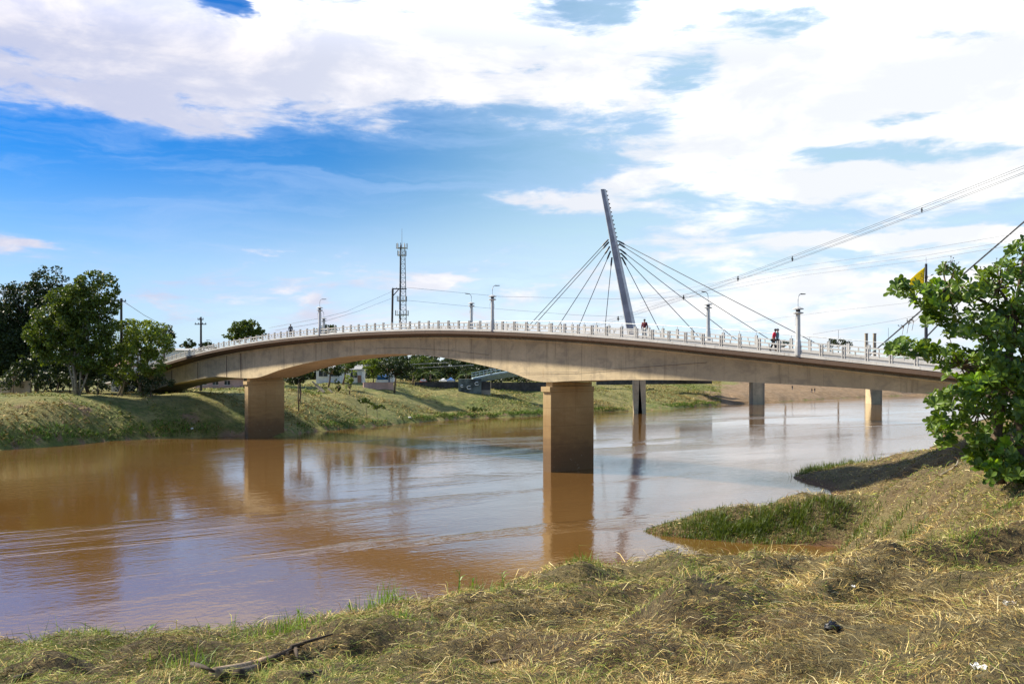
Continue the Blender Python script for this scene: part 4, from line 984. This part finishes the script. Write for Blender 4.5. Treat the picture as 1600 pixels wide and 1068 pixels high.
for px, py, rx, ry, dd in CR:
    m_ = int(7+rx*ry/33)
    for _ in range(m_):
        u = rt.normal(size=3); u /= np.linalg.norm(u); q = rt.uniform(.1, 1)**.45
        p_ = W(px+u[0]*rx*q, py+u[2]*ry*q, TD+dd+u[1]*q*(rx/F*TD*1.6+.3))
        ax_ = Vector((u[0]*.8, u[1]*.8-.15, abs(u[2])*.5+.45))+Vector(tuple(rt.normal(size=3)*.28)); ax_.normalize()
        young = (rt.random() < .05) or (1500 < px+u[0]*rx*q < 1545 and 575 < py-u[2]*ry*q*0 < 612 and u[1] < -.1 and rt.random() < .5)
        ros.append((p_, ax_, young))
# twigs
tw_ = MB()
cps = [c2-BO, c3-BO, (W(1600,560,TD)-BO), (W(1540,520,TD)-BO), (W(1500,570,TD-.6)-BO), (W(1530,640,TD-.5)-BO), (W(1560,450,TD)-BO), (W(1480,450,TD-.2)-BO)]
for p_, ax_, _ in ros:
    q = p_-BO; s_ = min(cps, key=lambda c_: (c_-q).length)
    if rt.random() < .3 and (s_-q).length < 1.0:
        tw_.tube([s_, s_.lerp(q, .55)+Vector((0,0,-.06)), q], [.036,.02,.01], 5, False)
for a_, b_ in ((c2,W(1530,640,TD-.5)),(c2,W(1500,570,TD-.6)),(c3,W(1540,520,TD)),(c3,W(1560,450,TD)),(c3,W(1480,450,TD-.2)),(c2,W(1600,560,TD)),(c3,W(1600,400,TD))):
    a2, b2 = a_-BO, b_-BO; tw_.tube([a2, a2.lerp(b2,.5)+Vector((0,0,.12)), b2], [.07,.05,.03], 6, False)
tw_.build('branches', 'bark_brown', tk, smooth=True)
crown = empty('crown', (0,0,0)); crown.parent = bt
def leaf_geo():
    """obovate leaf, 1 unit long along +X, folded on its midrib and curled at the tip"""
    st = [(0,.02),(.22,.10),(.48,.20),(.72,.27),(.90,.20),(1.0,.03)]; v = []; f = []
    for x, w_ in st:
        z = -.10*x*x; v += [(x,-w_,z+.30*w_),(x,0,z),(x,w_,z+.30*w_)]
    for i in range(len(st)-1):
        b = 3*i; f += [(b,b+3,b+4,b+1),(b+1,b+4,b+5,b+2)]
    return np.array(v), np.array(f)
LV, LF = leaf_geo()
leaves = []
for p_, ax_, young in ros:
    a = ax_.orthogonal().normalized(); b_ = ax_.cross(a); n_l = rt.integers(6, 10); ph = rt.uniform(0, 6.28)
    for k in range(n_l):
        th = ph+2*math.pi*k/n_l+rt.uniform(-.25,.25); lift = rt.uniform(.15, .75) if not young else rt.uniform(.5, 1.1)
        d_ = (a*math.cos(th)+b_*math.sin(th))*math.cos(lift)+ax_*math.sin(lift); d_.normalize()
        nrm = (ax_-d_*ax_.dot(d_)).normalized(); sd_ = nrm.cross(d_)
        roll = rt.normal()*.3; s2 = sd_*math.cos(roll)+nrm*math.sin(roll); n2 = d_.cross(s2)
        leaves.append((p_-BO+d_*.015, d_, s2, n2, rt.uniform(.15,.28)*(1.05 if young else 1), young))
def lm4(l): 
    p_, d_, s_, n2, sc, _ = l
    return Matrix(((d_.x*sc,s_.x*sc,n2.x*sc,p_.x),(d_.y*sc,s_.y*sc,n2.y*sc,p_.y),(d_.z*sc,s_.z*sc,n2.z*sc,p_.z),(0,0,0,1)))
def vis(l):
    q = l[0]+BO; px = 800+F*q.x/q.y
    return -(l[4]/q.y*abs(l[3].y)) + (9 if px > 1600 else 0) + q.y*.0016
order = sorted(range(len(leaves)), key=lambda i: vis(leaves[i]))
lmesh = {}
for y_ in (False, True):
    me = npmesh('leaf', LV, LF, {'tint': ('POINT','FLOAT', np.full(len(LV), .1))}); me.materials.append(MAT['leaf_young' if y_ else 'leaf_glossy']); me.polygons.foreach_set('use_smooth', [True]*len(me.polygons)); lmesh[y_] = me
for i in order[:290]:
    o = bpy.data.objects.new('leaf', lmesh[leaves[i][5]]); COL.objects.link(o); o.parent = crown; o.matrix_local = lm4(leaves[i])
for y_ in (False, True):
    sel = [leaves[i] for i in order[290:] if leaves[i][5] == y_]
    if not sel: continue
    Ms = np.array([[list(r_) for r_ in lm4(l)] for l in sel]); V4 = np.c_[LV, np.ones(len(LV))]
    vv = np.einsum('nij,kj->nki', Ms, V4)[:, :, :3].reshape(-1, 3); ff = (LF[None]+(np.arange(len(sel))*len(LV))[:, None, None]).reshape(-1, 4)
    o = link('young_leaves' if y_ else 'inner_leaves', npmesh('leaves', vv, ff, {'tint': ('POINT','FLOAT', np.repeat(rt.uniform(0,.98,len(sel)), len(LV)))}), 'leaf_young' if y_ else 'leaf_glossy', crown, smooth=True); o['kind'] = 'stuff'
# flower stalks above the crown
for px, py in ((1478,413),(1486,408),(1492,414),(1532,420),(1555,414),(1420,505),(1428,500),(1412,510),(1450,430),(1470,424)):
    fs = MB(); a_, b_ = W(px-3, py+16, TD-.3)-BO, W(px, py, TD-.3)-BO; fs.tube([a_, a_.lerp(b_,.5), b_], .007, 4)
    for k in range(5):
        q = b_+Vector(tuple(rt.normal(size=3)*.08)); fs.tube([b_-Vector((0,0,.05)), q, q+Vector((0,0,.03))], [.005,.005,.03], 4)
    fs.build('flower_stalk', 'bark_brown', crown)

# ------------------------------------------------------------------ grass, straw and weeds
def blades(P0, dirs, L, wd, lift, curl, cols, name, mat='straw', parent=None, tint=None, seg=2):
    """curved ribbons: P0 root (n,3); dirs heading (n,2); lift = rise angle, curl = droop along the blade"""
    n = len(P0); h3 = np.c_[dirs, np.zeros(n)]; sd_ = np.c_[-dirs[:, 1], dirs[:, 0], np.zeros(n)]; up = np.array([0, 0, 1.0])
    bend = rng.normal(size=n)*.38; tw = rng.normal(size=(n,1))*.6; p = P0; rows = []
    for k in range(seg+1):
        l = lift-curl*k/seg; b_ = bend*k/seg; hd = h3*np.cos(b_)[:, None]+sd_*np.sin(b_)[:, None]; s0 = sd_*np.cos(b_)[:, None]-h3*np.sin(b_)[:, None]
        s_v = (s0*np.cos(tw)+up*np.sin(tw))*(wd*(.5 if k < seg else .10)*(1-.25*k/seg))[:, None]
        rows += [p-s_v, p+s_v]
        p = p+(hd*np.cos(l)[:, None]+up*np.sin(l)[:, None])*(L/seg)[:, None]
    m_ = 2*(seg+1); v = np.stack(rows, 1).reshape(-1, 3); b = (np.arange(n)*m_)[:, None]
    f = np.concatenate([b+np.array([[2*k, 2*k+1, 2*k+3, 2*k+2]]) for k in range(seg)], 1).reshape(-1, 4)
    at_ = {'bcol': ('POINT','FLOAT_COLOR', np.repeat(np.c_[cols, np.ones(n)], m_, axis=0))} if tint is None else {'tint': ('POINT','FLOAT', np.repeat(tint, m_))}
    return npmesh(name, v, f, at_)
def near_points(n, r0, r1, a0, a1, zmin=.05):
    r = np.exp(rng.uniform(math.log(r0), math.log(r1), n)); a = np.arctan(rng.uniform(a0, a1, n)); x = r*np.sin(a); y = r*np.cos(a); z = hnear(x, y)
    k = z > zmin; return x[k], y[k], z[k]
STRAW = np.array([(.40,.28,.090),(.30,.20,.062),(.52,.40,.16),(.15,.085,.032),(.32,.25,.072),(.09,.052,.022),(.60,.50,.25),(.21,.135,.048)])
GREEN = np.array([(.13,.17,.024),(.075,.12,.014),(.19,.22,.038),(.26,.25,.062)])
def straw_layer(name, N, r0, r1, lmul, a0=-.66, a1=.72, seg=2):
    x, y, z = near_points(N, r0, r1, a0, a1)
    patch = fbm(x/1.6+40, y/1.6, 3); soil = fbm(x/.8+90, y/.8+3, 3)
    bare = np.clip((x/np.maximum(y,1)-.34)*5, 0, .6)*np.clip((9-np.hypot(x,y))/4, 0, 1)         # trodden earth on the right
    hollow = np.exp(-(((x-3.1)/0.6)**2+((y-9.6)/0.5)**2)); tree_sh = np.exp(-(((x-28)/4)**2+((y-72)/7)**2))
    keep = rng.random(len(x)) > np.clip(bare*1.1+hollow*.85+tree_sh*.2+np.clip(soil*2.0-.25, 0, .4), 0, .97)
    x, y, z, patch = x[keep], y[keep], z[keep], patch[keep]; n = len(x)
    dist = np.hypot(x, y); gl = np.clip(.28+patch*1.2+np.clip(-x/22, 0, .22), .03, .7)
    isg = rng.random(n) < gl
    cols = STRAW[rng.integers(len(STRAW), size=n)]; cols[isg] = GREEN[rng.integers(len(GREEN), size=isg.sum())]
    cols = cols*rng.uniform(.75, 1.55, (n,1))*(1+.7*np.clip(fbm(x/.5+7, y/.5, 2), -.6, .6))[:, None]
    sw = fbm(x/.8, y/.8+60, 2)*7; th = sw+rng.normal(size=n)*.8; d_ = np.c_[np.cos(th), np.sin(th)]
    L = np.where(rng.random(n) < .72, rng.uniform(.03,.12,n), np.minimum(rng.gamma(3, .052, n), .36))*lmul*np.clip(dist/10, .8, 2.0); wd = np.maximum(.0034, dist*.00052)*rng.uniform(.6,1.4,n)
    lift = np.abs(rng.normal(size=n))*.38+.05; lift[isg] += .2; curl = lift*1.6+rng.uniform(-.1,.8,n)
    P0 = np.c_[x, y, z+rng.uniform(-.01,.05,n)]
    o = link(name, blades(P0, d_, L, wd, lift, curl, cols, name, seg=seg), 'straw'); o['kind'] = 'stuff'
straw_layer('cut_straw_grass', 290000, 4.3, 30, 1.0)
straw_layer('mid_bank_grass', 165000, 24, 115, 1.15, .12, .80, 2)
# green grass clump on the spit, and fringes
def green_patch(name, centers, n_each, hgt, wd0, mat='grass_green'):
    xs, ys = [], []
    for (px, py, D, rx, ry), m_ in zip(centers, n_each):
        u = rng.normal(size=(m_,2)); c_ = W(px, py, D); xs.append(c_.x+u[:,0]*rx); ys.append(c_.y+u[:,1]*ry)
    x = np.concatenate(xs); y = np.concatenate(ys); z = hnear(x, y); k = z > -.12; x, y, z = x[k], y[k], z[k]; n = len(x)
    th = rng.uniform(0, 6.28, n); L = hgt*rng.uniform(.4,1.25,n)*np.clip(1+1.6*fbm(x/.9, y/.9, 3), .35, 1.7); lift = rng.uniform(.9,1.5,n)
    me = blades(np.c_[x,y,z-.02], np.c_[np.cos(th),np.sin(th)], L, wd0*rng.uniform(.6,1.4,n), lift, rng.uniform(.1,.9,n), None, name, tint=rng.uniform(0,.98,n))
    o = link(name, me, mat); o['kind'] = 'stuff'
green_patch('lush_grass_patch', [(1120,824,59.8,2.0,.7),(1160,820,59.4,2.2,.9),(1210,818,59.0,2.4,.9),(1255,820,58.8,1.8,.8),(1070,826,61.2,1.8,.6),(1025,828,62.5,1.4,.5)], [1900,2800,2800,1600,1100,700], .33, .032)
green_patch('inlet_weeds', [(1365,876,46,.7,1.5),(1385,880,40,.5,1.2),(1345,870,51,.5,.8)], [900,900,400], .40, .03)
green_patch('spit_reeds', [(1265,738,97,1.2,1.5),(1280,735,97,1.6,1.5),(1300,732,96,2,1.5)], [350,500,500], .55, .05)
gp = [(px, py, D, .22, .15) for px, py, D in ((890,880,17.5),(905,878,17.6),(300,1020,9.6),(760,905,15.5),(590,930,14),(1100,880,17),(1520,890,15),(1570,745,28),(150,1000,11.5),(640,960,11.5),(440,985,11.4))]
green_patch('green_tufts', gp, [150]*len(gp), .22, .010, 'weed_green')
# fringe and tussocks on the far bank
def far_grass(name, n, smin, smax, h0, h1, wd0, green):
    seg = np.arange(3, len(SH)-5); Ls = np.hypot(*(SH[seg+1]-SH[seg]).T); k = rng.choice(seg, n, p=Ls/Ls.sum()); u = rng.random((n,1))
    p_ = SH[k]*(1-u)+SH[k+1]*u; d_ = SH[k+1]-SH[k]; d_ /= np.hypot(*d_.T)[:, None]; nn = np.c_[-d_[:,1], d_[:,0]]
    s_ = smin+(smax-smin)*rng.random(n)**1.3; p_ = p_+nn*s_[:, None]; x, y = p_[:,0], p_[:,1]; z = hfar(x, y)
    den = fbm(x/8+5, y/8, 3); kk = (z > .02) & (rng.random(n) < np.clip(.55+den*2.2, .05, 1)) & (x/y < .21); x, y, z = x[kk], y[kk], z[kk]; n = len(x)
    th = rng.uniform(0,6.28,n); L = rng.uniform(h0,h1,n)
    if green: cols = GREEN[rng.integers(3,size=n)]*np.array([.75,1.05,.7])
    else:
        pg = fbm(x/14, y/14+9, 3) > rng.uniform(-.25,.35,n); cols = np.where(pg[:,None], GREEN[rng.integers(4,size=n)]*1.15, STRAW[rng.integers(5,size=n)]*.95)
    cols = cols*rng.uniform(.7,1.3,(n,1)); lift = rng.uniform(.5,1.4,n) if green else rng.uniform(.1,.9,n)
    o = link(name, blades(np.c_[x,y,z-.03], np.c_[np.cos(th),np.sin(th)], L, wd0*rng.uniform(.6,1.5,n), lift, rng.uniform(.1,.8,n), cols, name), 'straw'); o['kind'] = 'stuff'
far_grass('waterline_grass', 22000, -.2, 2.6, .25, .75, .10, True)
far_grass('far_bank_grass', 90000, .5, 48, .3, .75, .13, False)

# tall weed stalks on the near crest: individuals
def weed(px, py, D, hpx, label, seed):
    c_ = W(px, py+18, D); hpx = hpx*1.2; g_ = float(hnear(np.array([c_.x]), np.array([c_.y]))[0]); r = np.random.default_rng(seed); h_ = hpx/F*D
    o = empty('weed_stalk', (c_.x, c_.y, g_-.02), label, 'weed', 'weeds on the near crest')
    ln = r.normal()*.12; MB().tube([(0,0,0),(ln*h_*.4,0,h_*.5),(ln*h_,0.02,h_)], [.011,.009,.004], 5).build('stem', 'weed_green', o)
    for k in range(7):
        u = .15+.8*k/7; a = r.uniform(0,6.28); L = h_*r.uniform(.35,.6); b0 = Vector((ln*h_*u, 0, h_*u)); d_ = Vector((math.cos(a)*.6, math.sin(a)*.6, .8)); m_ = MB(); sdv = Vector((-math.sin(a), math.cos(a), 0))
        prev = [b0, b0+d_*L*.5, b0+d_*L*.8+Vector((math.cos(a)*.3*L, math.sin(a)*.3*L, -.12*L))]
        for q, w_ in zip(prev, (.010,.016,.002)): m_.v += [tuple(q-sdv*w_), tuple(q+sdv*w_)]
        m_.f = [(0,1,3,2),(2,3,5,4)]; me = m_.mesh('blade'); at_ = me.attributes.new('tint','FLOAT','POINT'); at_.data.foreach_set('value', [r.uniform(.3,.95)]*6); link('blade', me, 'weed_green', o)
WL = [(236,975,12.9,46,'tall upright weed leftmost on the near crest'),(257,978,13,26,'short weed second from the left on the near crest'),(289,968,13.3,36,'weed third from the left on the near crest'),(326,961,13.5,34,'weed fourth from the left, beside the lavender water'),
      (398,952,14.1,30,'broad weed fifth from the left on the near crest'),(412,950,14.1,24,'weed just right of the broad one on the near crest'),(470,938,14.5,38,'leaning tall weed left of the crest middle'),(515,930,14.8,22,'small weed right of the leaning tall one'),
      (548,928,14.9,22,'weed left of the brown bridge reflection'),(612,922,15.3,24,'weed at the left tip of the brown bridge reflection'),(716,910,16,40,'tall weed in front of the brown bridge reflection'),(740,908,16.1,26,'weed just right of the tall one before the reflection'),(787,901,16.5,24,'rightmost weed before the brown bridge reflection')]
for i, q in enumerate(WL): weed(*q, 40+i)

# ------------------------------------------------------------------ litter and dead wood
def gpt(px, py, D, up=0.0):
    c_ = W(px, py, D); return Vector((c_.x, c_.y, float(hnear(np.array([c_.x]), np.array([c_.y]))[0])+up))
def raycast_near(px, py):
    for D in np.geomspace(4, 120, 900):
        c_ = W(px, py, D)
        if c_.z <= float(hnear(np.array([c_.x]), np.array([c_.y]))[0]): return c_
    return c_
def deadwood(name, pxs, r, mat, label, cat='branch', up=.04, twigs=()):
    P_ = [raycast_near(*q)+Vector((0,0,up)) for q in pxs]; o0 = P_[0]; o = empty(name, tuple(o0), label, cat)
    pp = catmull([p-o0 for p in P_], 5); MB().tube(pp, list(np.linspace(r, r*.45, len(pp))), 8).build('stem', mat, o, smooth=True)
    for tw in twigs:
        Q = [raycast_near(*q)+Vector((0,0,up+.03)) for q in tw]; MB().tube([q-o0 for q in Q], list(np.linspace(r*.5, r*.15, len(Q))), 6).build('twig', mat, o, smooth=True)
deadwood('dead_branch', [(335,1066),(385,1050),(415,1040),(450,1030)], .045, 'dead_wood', 'pale split dead branch lying on the grass at the bottom left', up=.07)
deadwood('dead_branch', [(372,1066),(400,1052),(425,1038),(455,1024),(470,1018)], .05, 'dead_wood_dark', 'dark forked dead branch beside the pale one at the bottom', up=.06, twigs=([(455,1024),(490,1012),(520,1003)],[(300,1052),(318,1060),(335,1067)],[(462,1026),(464,1038),(466,1044)]))
deadwood('dead_branch', [(470,1060),(502,1054)], .02, 'dead_wood_dark', 'short dark stick right of the forked branch', up=.03)
deadwood('dead_branch', [(22,1066),(40,1060),(52,1056)], .03, 'dead_wood_dark', 'dark stick in the bottom left corner', up=.03)
deadwood('dead_branch', [(760,1040),(800,1033)], .018, 'dead_wood_dark', 'thin dark stick at the bottom centre', up=.03)
deadwood('dead_branch', [(1470,746),(1486,737),(1495,730),(1498,720),(1508,714)], .07, 'bark_pale', 'bent pale branch lying below the broad-leaved tree', up=.12)
for pts_, lb in (([(488,596),(502,606),(509,612)],'upper pale fallen log beside the left pier'),([(492,601),(499,606),(507,613)],'lower pale fallen log beside the left pier'),([(496,612),(503,607)],'short pale log crossing the fallen ones'),([(513,607),(520,615)],'loose pale stick right of the fallen logs')):
    P_ = [W(x, y, 196) for x, y in pts_]; P_ = [Vector((p.x, p.y-.6*i, max(p.z, ground(x, p.y)+.15))) for i, (p, (x, y)) in enumerate(zip(P_, pts_))]
    o = MB().tube([p-P_[0] for p in P_], .16, 7).build('fallen_log', 'bark_pale', None, loc=tuple(P_[0])); tag(o, lb, 'log', 'fallen logs by the left pier')
def crumple(name, px, py, s, mat, label, cat, seed, flat=.35):
    c_ = raycast_near(px, py); r = np.random.default_rng(seed); m_ = MB(); nu, nv = 12, 7; rings = []
    for j in range(nv):
        ph = math.pi*(j+.5)/nv-math.pi/2; ring = []
        for i in range(nu):
            a = 2*math.pi*i/nu; q = s*(.75+.5*r.random()); ring.append((q*math.cos(ph)*math.cos(a), q*math.cos(ph)*math.sin(a)*.7, q*flat*math.sin(ph)+s*flat*.6))
        rings.append(ring)
    o = m_.loft(rings).build(name, mat, None, loc=tuple(c_)); tag(o, label, cat); return o
crumple('plastic_bag', 1302, 985, .062, 'black_plastic', 'crumpled black plastic bag in the dark hollow', 'bag', 1, .7)
def paper(px, py, w_, d_, rz, label):
    c_ = raycast_near(px, py); v = []; f = []
    for i in range(6):
        for j in range(4): v.append(((i/5-.5)*w_, (j/3-.5)*d_, .02+.016*math.sin(i*1.9+j)+.012*math.sin(j*2.3)))
    for i in range(5):
        for j in range(3): a = i*4+j; f.append((a, a+4, a+5, a+1))
    me = bpy.data.meshes.new('paper_scrap'); me.from_pydata(v, [], f); me.update(); o = link('paper_scrap', me, 'white_paper', None, tuple(c_), (0,0,rz)); tag(o, label, 'paper', 'paper scraps on the near bank')
    o.modifiers.new('t','SOLIDIFY').thickness = .003
paper(1531, 1046, .075, .085, .1, 'white paper scrap on bare soil at the bottom right')
paper(1578, 945, .055, .09, .6, 'small white scrap near the right edge of the grass')
paper(1333, 918, .05, .05, .2, 'tiny pale scrap on the ridge left of the valley')
for i, (px, py, D, s_, lb) in enumerate(((322,655,149,.35,'left white litter bag on the far slope near the left pier'),(330,657,148,.28,'right white litter bag on the far slope near the left pier'),(185,629,141,.25,'white litter bit on the grass below the slender tree'),(300,628,152,.25,'white litter bit on the grass under the bridge end'),(640,641,195,.3,'white litter bit on the slope under the arch'),(160,631,140,.22,'white litter bit below the pale trunks'))):
    x = (px-800)/F*D; r = np.random.default_rng(60+i)
    o = MB().loft([[(s_*q*(.8+.5*r.random())*math.cos(a), s_*q*(.8+.5*r.random())*math.sin(a), s_*h_) for a in np.linspace(0,2*math.pi,8)[:-1]] for q, h_ in ((.6,-.3),(1,.1),(.8,.5),(.3,.75))]).build('litter_bag', 'white_paper', None, loc=(x, D, ground(px, D)+.08)); tag(o, lb, 'litter', 'litter on the far bank')
